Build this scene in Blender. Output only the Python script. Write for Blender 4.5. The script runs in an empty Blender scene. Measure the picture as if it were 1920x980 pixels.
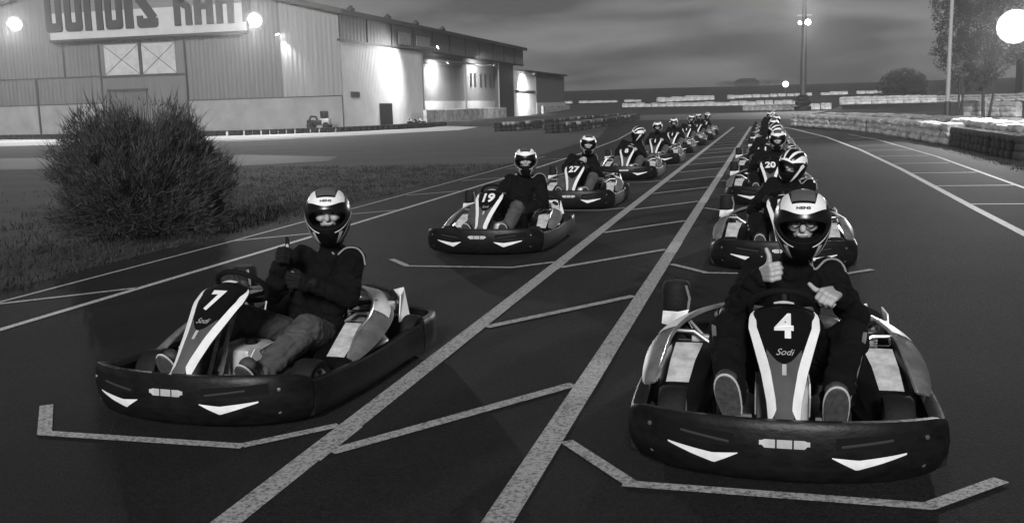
import bpy, bmesh, math, random
from mathutils import Vector, Matrix, noise
random.seed(7)
C = bpy.context.scene
COL = C.collection
R_ = math.radians
# ------------------------------------------------------------------ camera
CH = 1.6
cam_d = bpy.data.cameras.new('camera'); cam = bpy.data.objects.new('camera', cam_d); COL.objects.link(cam)
cam_d.sensor_width = 36.0; cam_d.lens = 1850/1920*36; cam_d.clip_start = 0.05; cam_d.clip_end = 6000
FPX = 1850.0
RC = [[0.96824038, 0.01238376, -0.24971424], [0.24853086, -0.15655894, 0.95588792], [-0.02725751, -0.98759098, -0.15466443]]
mw = Matrix(((RC[0][0], -RC[0][1], -RC[0][2], 0), (RC[1][0], -RC[1][1], -RC[1][2], 0), (RC[2][0], -RC[2][1], -RC[2][2], CH), (0, 0, 0, 1)))
cam.matrix_world = mw
C.camera = cam
def ray(px, py):
    c = Vector(((px-960)/FPX, (py-490)/FPX, 1))
    return Vector([sum(RC[i][j]*c[j] for j in range(3)) for i in range(3)])
def gp(px, py, z=0.0):                     # where a picture point meets the ground plane
    d = ray(px, py); t = (z-CH)/d.z
    return Vector((d.x*t, d.y*t, z))
def ay(px, py, Y):                         # ... or the plane y = Y
    d = ray(px, py); t = Y/d.y
    return Vector((d.x*t, Y, CH+d.z*t))
# ------------------------------------------------------------------ world and sun
w = bpy.data.worlds.new('World'); C.world = w; w.use_nodes = True
nt = w.node_tree; nt.nodes.clear()
def N(t, **k):
    n = nt.nodes.new(t)
    for a, b in k.items(): setattr(n, a, b)
    return n
SUN_EL, SUN_ROT = R_(24), R_(172)
out = N('ShaderNodeOutputWorld'); bg = N('ShaderNodeBackground')
sky = N('ShaderNodeTexSky', sky_type='NISHITA', sun_disc=False, sun_elevation=R_(12), sun_rotation=SUN_ROT)
bw = N('ShaderNodeRGBToBW'); nt.links.new(sky.outputs[0], bw.inputs[0])
fl = N('ShaderNodeMapRange'); fl.inputs['From Min'].default_value = 0; fl.inputs['From Max'].default_value = 6
fl.inputs['To Min'].default_value = 1.55; fl.inputs['To Max'].default_value = 1.75
nt.links.new(bw.outputs[0], fl.inputs['Value'])
tc = N('ShaderNodeTexCoord'); sep = N('ShaderNodeSeparateXYZ'); nt.links.new(tc.outputs['Generated'], sep.inputs[0])
def M(op, a, b=None, c=None):
    n = N('ShaderNodeMath', operation=op)
    for i, v in enumerate((a, b, c)):
        if v is None: continue
        if isinstance(v, (int, float)): n.inputs[i].default_value = v
        else: nt.links.new(v, n.inputs[i])
    return n.outputs[0]
zc = M('ADD', M('MAXIMUM', sep.outputs[2], 0.0), 0.20)
u_, v_ = M('DIVIDE', sep.outputs[0], zc), M('DIVIDE', sep.outputs[1], zc)
cmb = N('ShaderNodeCombineXYZ'); nt.links.new(u_, cmb.inputs[0]); nt.links.new(v_, cmb.inputs[1])
n1 = N('ShaderNodeTexNoise'); n1.inputs['Scale'].default_value = 1.25; n1.inputs['Detail'].default_value = 6; n1.inputs['Roughness'].default_value = 0.45; n1.inputs['Distortion'].default_value = 0.25
mp = N('ShaderNodeMapping'); mp.inputs['Location'].default_value = (3.3, 1.2, 0); nt.links.new(cmb.outputs[0], mp.inputs[0]); nt.links.new(mp.outputs[0], n1.inputs['Vector'])
rp = N('ShaderNodeValToRGB'); nt.links.new(n1.outputs[0], rp.inputs[0])
e = rp.color_ramp.elements
e[0].position = 0.40; e[0].color = (0.42, 0.42, 0.42, 1); e[1].position = 0.56; e[1].color = (1.0, 1.0, 1.0, 1)
mul = N('ShaderNodeMix', data_type='RGBA', blend_type='MULTIPLY'); mul.inputs[0].default_value = 1
nt.links.new(fl.outputs[0], mul.inputs[6]); nt.links.new(rp.outputs[0], mul.inputs[7])
deck = N('ShaderNodeMapRange', interpolation_type='SMOOTHSTEP'); deck.inputs['From Min'].default_value = 0.07; deck.inputs['From Max'].default_value = 0.19; deck.inputs['To Min'].default_value = 1.12; deck.inputs['To Max'].default_value = 0.5
wob = M('ADD', sep.outputs[2], M('MULTIPLY', M('SUBTRACT', n1.outputs[0], 0.5), 0.32)); nt.links.new(wob, deck.inputs['Value'])
mul2 = N('ShaderNodeMix', data_type='RGBA', blend_type='MULTIPLY'); mul2.inputs[0].default_value = 1
nt.links.new(mul.outputs[2], mul2.inputs[6]); nt.links.new(deck.outputs[0], mul2.inputs[7]); nt.links.new(mul2.outputs[2], bg.inputs[0]); bg.inputs[1].default_value = 0.125
nt.links.new(bg.outputs[0], out.inputs[0])
sd = bpy.data.lights.new('sun', 'SUN'); sd.energy = 3.7; sd.angle = R_(10); sd.color = (1, 1, 1)
sun = bpy.data.objects.new('sun', sd); COL.objects.link(sun)
sdir = Vector((math.sin(SUN_ROT)*math.cos(SUN_EL), math.cos(SUN_ROT)*math.cos(SUN_EL), math.sin(SUN_EL)))
sun.rotation_euler = sdir.to_track_quat('Z', 'Y').to_euler(); sun.location = (0, -20, 30)
vs = C.view_settings; vs.view_transform = 'Standard'; vs.look = 'None'; vs.exposure = 0; vs.gamma = 1; vs.use_curve_mapping = False

# ------------------------------------------------------------------ materials
MATS = {}
def mat(name, v, rough=0.6, metal=0.0, vary=0.0, scale=8.0, bump=0.0, bscale=None, spec=0.5, stretch=None, v2=None, th=(0.35, 0.65), coat=0):
    if name in MATS: return MATS[name]
    m = bpy.data.materials.new(name); m.use_nodes = True; t = m.node_tree
    b = t.nodes['Principled BSDF']
    b.inputs['Roughness'].default_value = rough; b.inputs['Metallic'].default_value = metal
    b.inputs['Specular IOR Level'].default_value = spec
    if coat: b.inputs['Coat Weight'].default_value = coat
    b.inputs['Base Color'].default_value = (v, v, v, 1)
    co = t.nodes.new('ShaderNodeTexCoord'); mpn = t.nodes.new('ShaderNodeMapping'); t.links.new(co.outputs['Object'], mpn.inputs[0])
    if stretch: mpn.inputs['Scale'].default_value = stretch
    if vary or v2 is not None:
        n = t.nodes.new('ShaderNodeTexNoise'); n.inputs['Scale'].default_value = scale; n.inputs['Detail'].default_value = 8; n.inputs['Roughness'].default_value = 0.65
        t.links.new(mpn.outputs[0], n.inputs['Vector'])
        r = t.nodes.new('ShaderNodeValToRGB'); t.links.new(n.outputs[0], r.inputs[0])
        a, c = (v*(1-vary), v*(1+vary)) if v2 is None else (v, v2)
        r.color_ramp.elements[0].position = th[0]; r.color_ramp.elements[1].position = th[1]
        r.color_ramp.elements[0].color = (a, a, a, 1); r.color_ramp.elements[1].color = (c, c, c, 1)
        t.links.new(r.outputs[0], b.inputs['Base Color'])
    if bump:
        n = t.nodes.new('ShaderNodeTexNoise'); n.inputs['Scale'].default_value = bscale or scale*4; n.inputs['Detail'].default_value = 5
        t.links.new(mpn.outputs[0], n.inputs['Vector'])
        bp = t.nodes.new('ShaderNodeBump'); bp.inputs['Strength'].default_value = bump; bp.inputs['Distance'].default_value = 0.02
        t.links.new(n.outputs[0], bp.inputs['Height']); t.links.new(bp.outputs[0], b.inputs['Normal'])
    MATS[name] = m; return m
def glow_(size, s):  # for large lenses: emission fades towards the rim to imitate lamp glare
    nm = 'lamp_glow_%.2f' % size
    if nm in MATS: return nm
    m = bpy.data.materials.new(nm); m.use_nodes = True; t = m.node_tree; b = t.nodes['Principled BSDF']; b.inputs['Emission Color'].default_value = (1, 1, 1, 1); b.inputs['Base Color'].default_value = (.2, .2, .2, 1)
    co = t.nodes.new('ShaderNodeTexCoord'); ln = t.nodes.new('ShaderNodeVectorMath'); ln.operation = 'LENGTH'; t.links.new(co.outputs['Object'], ln.inputs[0])
    mr_ = t.nodes.new('ShaderNodeMapRange'); mr_.inputs['From Min'].default_value = size*.30; mr_.inputs['From Max'].default_value = size*.50; mr_.inputs['To Min'].default_value = 1; mr_.inputs['To Max'].default_value = 0
    t.links.new(ln.outputs['Value'], mr_.inputs['Value']); pw_ = t.nodes.new('ShaderNodeMath'); pw_.operation = 'POWER'; pw_.inputs[1].default_value = 2.4; t.links.new(mr_.outputs[0], pw_.inputs[0])
    ml = t.nodes.new('ShaderNodeMath'); ml.operation = 'MULTIPLY_ADD'; ml.inputs[1].default_value = s; ml.inputs[2].default_value = .25; t.links.new(pw_.outputs[0], ml.inputs[0]); t.links.new(ml.outputs[0], b.inputs['Emission Strength'])
    MATS[nm] = m; return nm
def emis(name, s):
    m = bpy.data.materials.new(name); m.use_nodes = True; b = m.node_tree.nodes['Principled BSDF']
    b.inputs['Base Color'].default_value = (.8, .8, .8, 1); b.inputs['Emission Color'].default_value = (1, 1, 1, 1); b.inputs['Emission Strength'].default_value = s
    MATS[name] = m; return m
mat('plastic', .0045, .42, v2=.013, scale=11, th=(.4, .8), bump=.12, bscale=22, spec=.22, stretch=(1, 1, 2))
mat('rubber', .007, .75, vary=.3, scale=14, bump=.2, spec=.3)
mat('black', .003, .85, spec=.2)
mat('gloss_black', .004, .28, spec=.4)
mat('white', .78, .38, vary=.08, scale=12)
mat('dirty_white', .5, .5, vary=.35, scale=9)
mat('silver', .45, .32, metal=.75, vary=.3, scale=12)
mat('metal', .22, .38, metal=.8, vary=.4, scale=18)
mat('grey_panel', .085, .35, vary=.15, scale=10)
mat('slat', .035, .4); mat('pod_grey', .13, .42, vary=.3, scale=8)
mat('tank', .42, .35, vary=.2, scale=8)
mat('skin', .34, .5, vary=.1, scale=12, bump=.08)
mat('fabric', .0045, .95, vary=.35, scale=9, bump=.6, bscale=14, spec=.12)
mat('fabric_grey', .055, .9, vary=.25, scale=9, bump=.5, bscale=14)
mat('piping', .22, .7)
mat('glove', .006, .8, bump=.3, spec=.2)
mat('shoe', .035, .7, vary=.4, scale=20)
mat('sole', .07, .8, v2=.03, scale=40)
mat('sole_rim', .45, .6)
mat('eye', .05, .2)
mat('eye_white', .5, .3)

# asphalt, grass, paint
am = mat('asphalt', .0055, .8, v2=.012, scale=.7, th=(.3, .7), bump=.7, bscale=110, spec=.25)
t_ = am.node_tree; b_ = t_.nodes['Principled BSDF']; src = b_.inputs['Base Color'].links[0].from_socket
co_ = t_.nodes.new('ShaderNodeTexCoord'); vn = t_.nodes.new('ShaderNodeTexVoronoi'); vn.inputs['Scale'].default_value = 95; t_.links.new(co_.outputs['Object'], vn.inputs['Vector'])
wn = t_.nodes.new('ShaderNodeSeparateColor'); t_.links.new(vn.outputs['Color'], wn.inputs[0])
mr = t_.nodes.new('ShaderNodeMapRange'); mr.inputs['From Min'].default_value = 0; mr.inputs['From Max'].default_value = 1; mr.inputs['To Min'].default_value = .45; mr.inputs['To Max'].default_value = 1.9; t_.links.new(wn.outputs[0], mr.inputs['Value'])
mx_ = t_.nodes.new('ShaderNodeMix'); mx_.data_type = 'RGBA'; mx_.blend_type = 'MULTIPLY'; mx_.inputs[0].default_value = 1; t_.links.new(src, mx_.inputs[6]); t_.links.new(mr.outputs[0], mx_.inputs[7]); t_.links.new(mx_.outputs[2], b_.inputs['Base Color'])
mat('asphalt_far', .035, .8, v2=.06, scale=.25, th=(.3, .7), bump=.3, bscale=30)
mat('concrete', .35, .85, v2=.55, scale=.3)
mat('paint_line', .10, .65, v2=.42, scale=60, th=(.38, .54))
mat('paint_bright', .12, .65, v2=.52, scale=60, th=(.36, .52))
mat('grass_ground', .012, .95, v2=.034, scale=.5, th=(.32, .68), bump=1.0, bscale=14, stretch=(.55, 1.6, 1))
mat('field', .004, .95, v2=.007, scale=.05)
mat('grass_blade', .010, .85, v2=.022, scale=3)
mat('bush_leaf', .014, .85, v2=.06, scale=4, th=(.3, .7))
mat('bark', .03, .9, v2=.06, scale=20)
mat('tree_leaf', .022, .8, v2=.05, scale=2)
mat('bale', .26, .6, v2=.66, scale=2.2, bump=.7, bscale=5)
mat('bale_far', .22, .6, v2=.5, scale=.5)

# ------------------------------------------------------------------ helpers
def tag(o, label=None, cat=None, group=None, kind=None):
    if label: o['label'] = label
    if cat: o['category'] = cat
    if group: o['group'] = group
    if kind: o['kind'] = kind
    return o
def empty(name, loc=(0, 0, 0), rz=0.0):
    o = bpy.data.objects.new(name, None); COL.objects.link(o); o.location = loc; o.rotation_euler = (0, 0, rz); o.empty_display_size = .2
    return o
class MB:
    def __init__(s): s.bm = bmesh.new()
    def face(s, pts):
        try: s.bm.faces.new([s.bm.verts.new(p) for p in pts])
        except ValueError: pass
    def grid(s, rows, closed=False, wrap=False):
        V = [[s.bm.verts.new(p) for p in r] for r in rows]
        n = len(V); m = len(V[0])
        for i in range(n if wrap else n-1):
            for j in range(m if closed else m-1):
                a, b, c, d = V[i][j], V[i][(j+1) % m], V[(i+1) % n][(j+1) % m], V[(i+1) % n][j]
                try: s.bm.faces.new((a, b, c, d))
                except ValueError: pass
        return V
    def box(s, x0, x1, y0, y1, z0, z1, M=None):
        p = [Vector((x, y, z)) for z in (z0, z1) for x, y in ((x0, y0), (x1, y0), (x1, y1), (x0, y1))]
        if M is not None: p = [M @ q for q in p]
        v = [s.bm.verts.new(q) for q in p]
        for f in ((0, 3, 2, 1), (4, 5, 6, 7), (0, 1, 5, 4), (1, 2, 6, 5), (2, 3, 7, 6), (3, 0, 4, 7)): s.bm.faces.new([v[i] for i in f])
        return s
    def cap(s, V):
        for r in (V[0], V[-1]):
            try: s.bm.faces.new(r)
            except ValueError: pass
    def tube(s, pts, r, n=8, cap=True, rs=None):
        pts = [Vector(p) for p in pts]; rows = []
        prev = None
        for i, p in enumerate(pts):
            d = (pts[min(i+1, len(pts)-1)]-pts[max(i-1, 0)]).normalized()
            if prev is None:
                a = d.orthogonal().normalized()
            else:
                a = (prev-d*prev.dot(d)).normalized()
            prev = a; b = d.cross(a); rr = rs[i] if rs else r
            rows.append([p+(a*math.cos(t)+b*math.sin(t))*rr for t in [2*math.pi*k/n for k in range(n)]])
        V = s.grid(rows, closed=True)
        if cap: s.cap(V)
        return s
    def lathe(s, prof, origin, axis, n=24, cap=False):     # prof: (radius, along)
        ax = Vector(axis).normalized(); a = ax.orthogonal().normalized(); b = ax.cross(a); o = Vector(origin)
        rows = [[o+ax*h+(a*math.cos(t)+b*math.sin(t))*r for t in [2*math.pi*k/n for k in range(n)]] for r, h in prof]
        V = s.grid(rows, closed=True)
        if cap: s.cap(V)
        return s
    def capsule(s, p, q, r1, r2, n=12, k=4):
        p, q = Vector(p), Vector(q); d = q-p
        if d.length < 1e-6: d = Vector((0, 0, 1e-4)); q = p+d
        ax = d.normalized(); L = d.length
        prof = [(r1*math.cos(t), -r1*math.sin(t)) for t in [math.pi/2*(1-i/k) for i in range(k+1)]]
        prof += [(r2*math.cos(t), L+r2*math.sin(t)) for t in [math.pi/2*i/k for i in range(k+1)]]
        prof[0] = (1e-4, -r1); prof[-1] = (1e-4, L+r2)
        return s.lathe(prof, p, ax, n, cap=True)
    def ell(s, c, rx, ry, rz, M=None, n=16):
        c = Vector(c); rows = []
        for i in range(n//2+1):
            t = math.pi*i/(n//2); st = max(math.sin(t), 1e-3)
            row = []
            for j in range(n):
                a = 2*math.pi*j/n
                v = Vector((rx*st*math.cos(a), ry*st*math.sin(a), rz*math.cos(t)))
                if M is not None: v = M @ v
                row.append(c+v)
            rows.append(row)
        V = s.grid(rows, closed=True); s.cap(V)
        return s
    def build(s, name, m=None, parent=None, smooth=True, bevel=0, sub=0, merge=0, solid=0, remesh=0, sm=0, sharp=40):
        bm = s.bm
        if merge: bmesh.ops.remove_doubles(bm, verts=bm.verts, dist=merge)
        bmesh.ops.recalc_face_normals(bm, faces=bm.faces)
        me = bpy.data.meshes.new(name); bm.to_mesh(me); bm.free()
        o = bpy.data.objects.new(name, me); COL.objects.link(o)
        mods = False
        if remesh:
            d = o.modifiers.new('r', 'REMESH'); d.mode = 'VOXEL'; d.voxel_size = remesh; mods = True
            if sm: d = o.modifiers.new('s', 'SMOOTH'); d.factor = .5; d.iterations = sm
        if solid: d = o.modifiers.new('so', 'SOLIDIFY'); d.thickness = solid; d.offset = -1; mods = True
        if bevel: d = o.modifiers.new('b', 'BEVEL'); d.width = bevel; d.segments = 2; d.limit_method = 'ANGLE'; mods = True
        if sub: d = o.modifiers.new('u', 'SUBSURF'); d.levels = sub; d.render_levels = sub; mods = True
        if mods:
            dg = bpy.context.evaluated_depsgraph_get(); ev = o.evaluated_get(dg)
            nm = bpy.data.meshes.new_from_object(ev); o.modifiers.clear(); o.data = nm; me = nm
        if m is not None:
            me.materials.clear(); me.materials.append(m if not isinstance(m, str) else MATS[m])
        if smooth:
            for p in me.polygons: p.use_smooth = True
            if not remesh:
                try: me.set_sharp_from_angle(angle=R_(sharp))
                except Exception: pass
        if parent is not None: o.parent = parent
        return o
def copy_tree(o, parent=None):
    c = o.copy(); COL.objects.link(c); c.parent = parent
    for ch in [x for x in o.children]: copy_tree(ch, c)
    return c
def spline(pts, n):                                  # Catmull-Rom through points, n samples
    P = [Vector(p) for p in pts]; P = [2*P[0]-P[1]]+P+[2*P[-1]-P[-2]]
    K = len(P)-3; out = []
    for i in range(n):
        t = i/(n-1)*K; k = min(int(t), K-1); f = t-k
        a, b, c, d = P[k:k+4]
        out.append(.5*((2*b)+(c-a)*f+(2*a-5*b+4*c-d)*f*f+(3*b-a-3*c+d)*f**3))
    return out
def patch(mb, fn, A, B, n=24, m=3):                  # surface patch between two curves given in the surface's own coordinates
    a = spline([(*p, 0) for p in A], n); b = spline([(*p, 0) for p in B], n)
    mb.grid([[fn(*(a[i].lerp(b[i], j/m))[:2]) for j in range(m+1)] for i in range(n)])
def text_pts(s, size, bold=.0, align='CENTER', shear=0):
    cu = bpy.data.curves.new('t', 'FONT'); cu.body = s; cu.size = size; cu.offset = bold; cu.align_x = align; cu.align_y = 'CENTER'; cu.resolution_u = 3; cu.shear = shear
    o = bpy.data.objects.new('t', cu); COL.objects.link(o)
    me = bpy.data.meshes.new_from_object(o.evaluated_get(bpy.context.evaluated_depsgraph_get()))
    vs_ = [v.co.copy() for v in me.vertices]; fs = [tuple(p.vertices) for p in me.polygons]
    bpy.data.objects.remove(o); bpy.data.meshes.remove(me)
    return vs_, fs
def text_on(mb, s, size, fn, bold=0, sx=1.0, sy=1.0, shear=0):
    v, f = text_pts(s, size, bold, shear=shear); V = [mb.bm.verts.new(fn(p.x*sx, p.y*sy)) for p in v]
    for q in f:
        try: mb.bm.faces.new([V[i] for i in q])
        except ValueError: pass
def lerp(a, b, t): return a+(b-a)*t
def interp(x, xs, ys):
    if x <= xs[0]: return ys[0]
    for i in range(len(xs)-1):
        if x <= xs[i+1]: return lerp(ys[i], ys[i+1], (x-xs[i])/(xs[i+1]-xs[i]))
    return ys[-1]

# ------------------------------------------------------------------ ground, track, markings
def terr(x, y):
    h = 0.0
    d = y
    if d > 170: h = min(d-170, 480)*0.0222
    return h
def sheet(name, poly, z, m, kind='structure', fine=None):
    mb = MB(); mb.face([(x, y, z) for x, y in poly]); o = mb.build(name, m, smooth=False); tag(o, kind=kind); return o
mb = MB()
xs = [-2500, -1200, -600, -300, -150, -80, -40, -20, 0, 20, 40, 80, 150, 300, 600, 1200, 2500]
ys = [-60, -10, 0, 20, 60, 110, 170, 200, 240, 300, 400, 500, 650, 660, 900, 3000]
mb.grid([[(x, y, terr(x, y)+(.0 if y < 160 else .5*noise.noise(Vector((x*.012, y*.01, 0))))*min(1, max(0, (y-170)/60))) for x in xs] for y in ys])
g_ = mb.build('ground', 'grass_ground'); tag(g_, kind='structure')
g_.data.materials.append(MATS['field'])
for p in g_.data.polygons:
    if p.center.y > 255: p.material_index = 1
TE = -7.0
sheet('track', [(TE, -12), (4.75, -12), (5.1, 15), (5.2, 30), (4.2, 45), (2.2, 62), (1.5, 80), (4, 100), (8, 116), (30, 128), (60, 134), (60, 142), (0, 142), (-18, 136), (-26, 120), (-20, 100), (-11, 70), (-8, 48), (TE-.2, 30)], .004, 'asphalt')
tr = bpy.data.objects['track']
sheet('lit_tone_sheet', [(2.5, 84), (-8.5, 92), (-22, 104), (-27, 120), (-19, 137), (0, 143), (61, 143), (61, 133), (30, 127), (9, 115), (5, 100)], .009, 'asphalt_far')  # paler sheet over the far track: mast lamp light put into its colour
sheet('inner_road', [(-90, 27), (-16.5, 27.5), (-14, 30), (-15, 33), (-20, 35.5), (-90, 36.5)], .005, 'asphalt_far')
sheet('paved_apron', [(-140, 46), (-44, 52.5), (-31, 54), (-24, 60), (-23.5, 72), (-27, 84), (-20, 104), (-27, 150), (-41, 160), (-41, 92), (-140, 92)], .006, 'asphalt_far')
sheet('concrete_path', [(-140, 52), (-47, 53), (-36, 55.5), (-27, 61), (-22, 70), (-23.5, 80), (-29.5, 88.6), (-28, 80), (-33, 71.5), (-45, 67.5), (-62, 66.5), (-140, 67)], .011, 'concrete')
marks = []
def stripe(a, b, wd, m='paint_line', z=.008):
    a, b = Vector((*a, 0)), Vector((*b, 0)); d = (b-a).normalized(); nrm = Vector((-d.y, d.x, 0))*wd/2
    MK[m].face([(p.x, p.y, z) for p in (a-nrm, b-nrm, b+nrm, a+nrm)])
def pstripe(pts, wd, m='paint_line', z=.008):
    P = [Vector((*p, 0)) for p in pts]; L, Rr = [], []
    for i, p in enumerate(P):
        d = (P[min(i+1, len(P)-1)]-P[max(i-1, 0)]).normalized(); nrm = Vector((-d.y, d.x, 0))*wd/2
        L.append((p.x-nrm.x, p.y-nrm.y, z)); Rr.append((p.x+nrm.x, p.y+nrm.y, z))
    MK[m].grid([L, Rr])
MK = {'paint_line': MB(), 'paint_bright': MB()}
stripe((-2.06, 1.5), (-2.04, 62), .125); stripe((-1.0, 1.5), (-1.02, 62), .125)
pstripe([(-5.74, 4.5), (-5.72, 11), (-5.78, 22), (-6.0, 32), (-6.6, 45), (-7.8, 60)], .08, 'paint_bright')
pstripe([(-6.62, 6.0), (-6.6, 11), (-6.75, 22), (-6.9, 31)], .05)
pstripe([(2.86, 3), (2.85, 12.3), (2.84, 15), (2.86, 23), (2.75, 32), (2.35, 43), (1.3, 56), (-.6, 70)], .11, 'paint_bright')
pstripe([(4.2, 10), (4.22, 18.6), (4.3, 28), (4.0, 39), (3.4, 46)], .07)
k = 0
for i in range(18):
    y0 = 4.10+2.69*i
    stripe((-1.99, y0+.02), (-1.07, y0+1.33), .085, z=.0095)
    # brighter repainted length of the double line where each rung meets it
    if i % 2 == 0:
        stripe((-1.0, y0+1.1), (-1.0, y0+1.9), .126, 'paint_bright', z=.0088); stripe((-2.05, y0-.1), (-2.05, y0+.4), .126, 'paint_line', z=.0088)
for i in range(12):
    y = 5.34*i
    z = .0095
    stripe((-3.6, 4.12+y), (-2.45, 4.12+y), .07, z=z); stripe((-2.46, 4.125+y), (-2.12, 4.5+y), .07, z=z+.0006); stripe((-3.93, 4.55+y), (-3.58, 4.11+y), .07, z=z+.0006)
    stripe((-.58, 3.98+y), (.64, 3.96+y), .07, z=z); stripe((-.92, 4.46+y), (-.55, 3.99+y), .07, z=z+.0006); stripe((.62, 3.95+y), (.96, 4.3+y), .07, z=z+.0006)
for y in [5+3.2*i for i in range(12)]:
    stripe((2.9, y+1.05), (4.17, y+1.1), .085, 'paint_bright')
for y in [7.1, 11.2, 14, 17.5, 21, 25, 29]:
    stripe((-6.6, y), (-5.76, y+.9), .07)
pstripe([(-.9, 42), (2.2, 43.2)], .1)
for kx, mbk in MK.items():
    tag(mbk.build('lane_marking', kx, smooth=False), kind='structure')

# grass tufts along the verges (uncountable)
mb = MB()
def tuft(x, y, h, n, sp=.05):
    for _ in range(n):
        a = random.uniform(0, 6.28); bx, by = x+random.gauss(0, sp), y+random.gauss(0, sp)
        hh = h*random.uniform(.5, 1.2); l = hh*random.uniform(.2, .8); wv = .006+hh*.03
        c, s_ = math.cos(a), math.sin(a)
        mb.face([(bx-s_*wv, by+c*wv, 0), (bx+s_*wv, by-c*wv, 0), (bx+c*l, by+s_*l, hh)])
for _ in range(5200):
    y = random.uniform(4, 30)**1.0; x = TE-.02-abs(random.gauss(0, 1))*(.6+y*.14)
    if 27 < y < 36: continue
    tuft(x, y, random.uniform(.03, .09), 5, .09)
for _ in range(1500):
    y = random.uniform(12, 40); x = 5.05+abs(random.gauss(0, .6)); tuft(x, y, random.uniform(.02, .05), 5, .1)
tag(mb.build('grass', 'grass_blade', smooth=False), label='short rough grass along the edges of the asphalt', cat='grass', kind='stuff')


# ------------------------------------------------------------------ hall
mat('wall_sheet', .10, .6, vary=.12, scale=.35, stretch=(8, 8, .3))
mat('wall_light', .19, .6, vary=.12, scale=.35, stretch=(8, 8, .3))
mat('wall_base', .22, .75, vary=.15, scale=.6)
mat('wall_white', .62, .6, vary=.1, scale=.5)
mat('fascia', .16, .6, vary=.15, scale=.4, stretch=(1, .6, 2))
mat('wicket', .07, .6, vary=.2, scale=1); mat('dark_trim', .025, .6)
mat('roof_sheet', .05, .6, vary=.2, scale=.4)
mat('sign_board', .40, .5, vary=.12, scale=.4)
mat('sign_dark', .14, .5)
mat('letter', .02, .5)
mat('glass_pane', .36, .4, vary=.15, scale=1.5)
mat('window_dark', .03, .3)
FY, SX = 92.0, -41.0
def corr(mb, a, b, z0, z1, pitch, depth, nrm, ztop=None):       # corrugated sheet wall from a to b
    a, b = Vector((*a, 0)), Vector((*b, 0)); L = (b-a).length; n = max(2, int(L/pitch*4)); rows0, rows1 = [], []
    nr = Vector((*nrm, 0))
    for i in range(n+1):
        p = a.lerp(b, i/n)+nr*(depth if (i % 4) in (0, 1) else 0)
        zt = z1 if ztop is None else ztop(p)
        rows0.append((p.x, p.y, z0)); rows1.append((p.x, p.y, zt))
    mb.grid([rows0, rows1])
hall = empty('industrial_hall', (SX, FY, 0))
tag(hall, 'long metal clad industrial hall with gabled end and lit side wall on the left', 'building')
def W(mb, name, m, **k):          # world-space mesh parented to the hall
    o = mb.build(name, m, **k); o.parent = hall; o.matrix_parent_inverse = Matrix.Translation(-hall.location); return o
EAVE, RIDGE, LOW = 11.3, -66.0, 8.6
def vz(x): return EAVE+.05+(SX-x)*.24 if x > RIDGE else EAVE+.05+(SX-RIDGE)*.24-(RIDGE-x)*.24
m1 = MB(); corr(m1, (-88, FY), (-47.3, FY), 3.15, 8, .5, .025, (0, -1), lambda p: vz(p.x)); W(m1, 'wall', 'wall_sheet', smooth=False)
m1 = MB(); corr(m1, (-47.3, FY-.01), (SX, FY-.01), 3.15, 8, .5, .035, (0, -1), lambda p: vz(p.x)); W(m1, 'wall', 'wall_light', smooth=False)  # paler end section: the corner lamp's light cone put into the sheet colour
W(MB().box(-90, SX, FY-.08, FY+.2, 0, 3.12), 'wall_plinth', 'wall_base', smooth=False)
m1 = MB(); m1.box(-88, SX+.02, FY-.12, FY-.06, 3.1, 3.2)
m1.box(-88, -68, FY-.12, FY-.05, 5.9, 6.02); m1.box(-76.6, -76.3, FY-.14, FY-.05, 3.2, 5.9); m1.box(-72.8, -72.65, FY-.14, FY-.05, 5.9, 9.9)
m1.box(-76.5, -76.3, FY-.2, FY-.09, 0, 3.1); W(m1, 'wall_trim', 'dark_trim', smooth=False)
# side wall
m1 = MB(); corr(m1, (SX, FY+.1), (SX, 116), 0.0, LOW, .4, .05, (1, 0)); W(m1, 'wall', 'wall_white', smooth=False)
m1 = MB(); corr(m1, (SX-.9, 116), (SX-.9, 160), 2.6, LOW, .5, .05, (1, 0)); W(m1, 'wall', 'wall_light', smooth=False)
m1 = MB(); m1.box(SX-1.1, SX-.8, 116, 160, 0, 2.6); W(m1, 'wall_plinth', 'wall_white', smooth=False)
m1 = MB(); m1.box(SX-2.3, SX, 115.9, 116, 0, LOW); W(m1, 'bay_return', 'wall_white', smooth=False)
m1 = MB(); m1.box(SX-2.0, SX-.05, 152, 161.3, 0, LOW); W(m1, 'dark_bay', 'roof_sheet', smooth=False)
m1 = MB(); corr(m1, (SX+.02, FY+.1), (SX+.02, 168), LOW+.1, EAVE, .9, .06, (1, 0)); W(m1, 'fascia_panel', 'fascia', smooth=False)
m1 = MB()
for y in [FY+7*i for i in range(11)]: m1.box(SX+.05, SX+.14, y, y+.12, LOW+.1, EAVE)
m1.box(SX-.2, SX+.16, FY-.05, 168, LOW-.15, LOW+.08); W(m1, 'gutter', 'dark_trim', smooth=False)
m1 = MB(); m1.box(SX+.12, SX+.2, 108, 112, 9.0, 10.4); W(m1, 'window', 'glass_pane', smooth=False)
m1 = MB(); m1.box(SX+.12, SX+.19, 114, 119, 9.1, 10.3); W(m1, 'window', 'glass_pane', smooth=False)
rf = MB()
rf.grid([[(SX+.5, FY-.5, EAVE), (SX+.5, 169, EAVE)], [(RIDGE, FY-.5, vz(RIDGE)+.1), (RIDGE, 169, vz(RIDGE)+.1)], [(-91, FY-.5, vz(-91)), (-91, 169, vz(-91))]])
rf = W(rf, 'roof', 'roof_sheet', smooth=False, solid=.3)
m1 = MB(); m1.box(SX+.35, SX+.62, FY-.55, 169, EAVE-.25, EAVE+.2)
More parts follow.
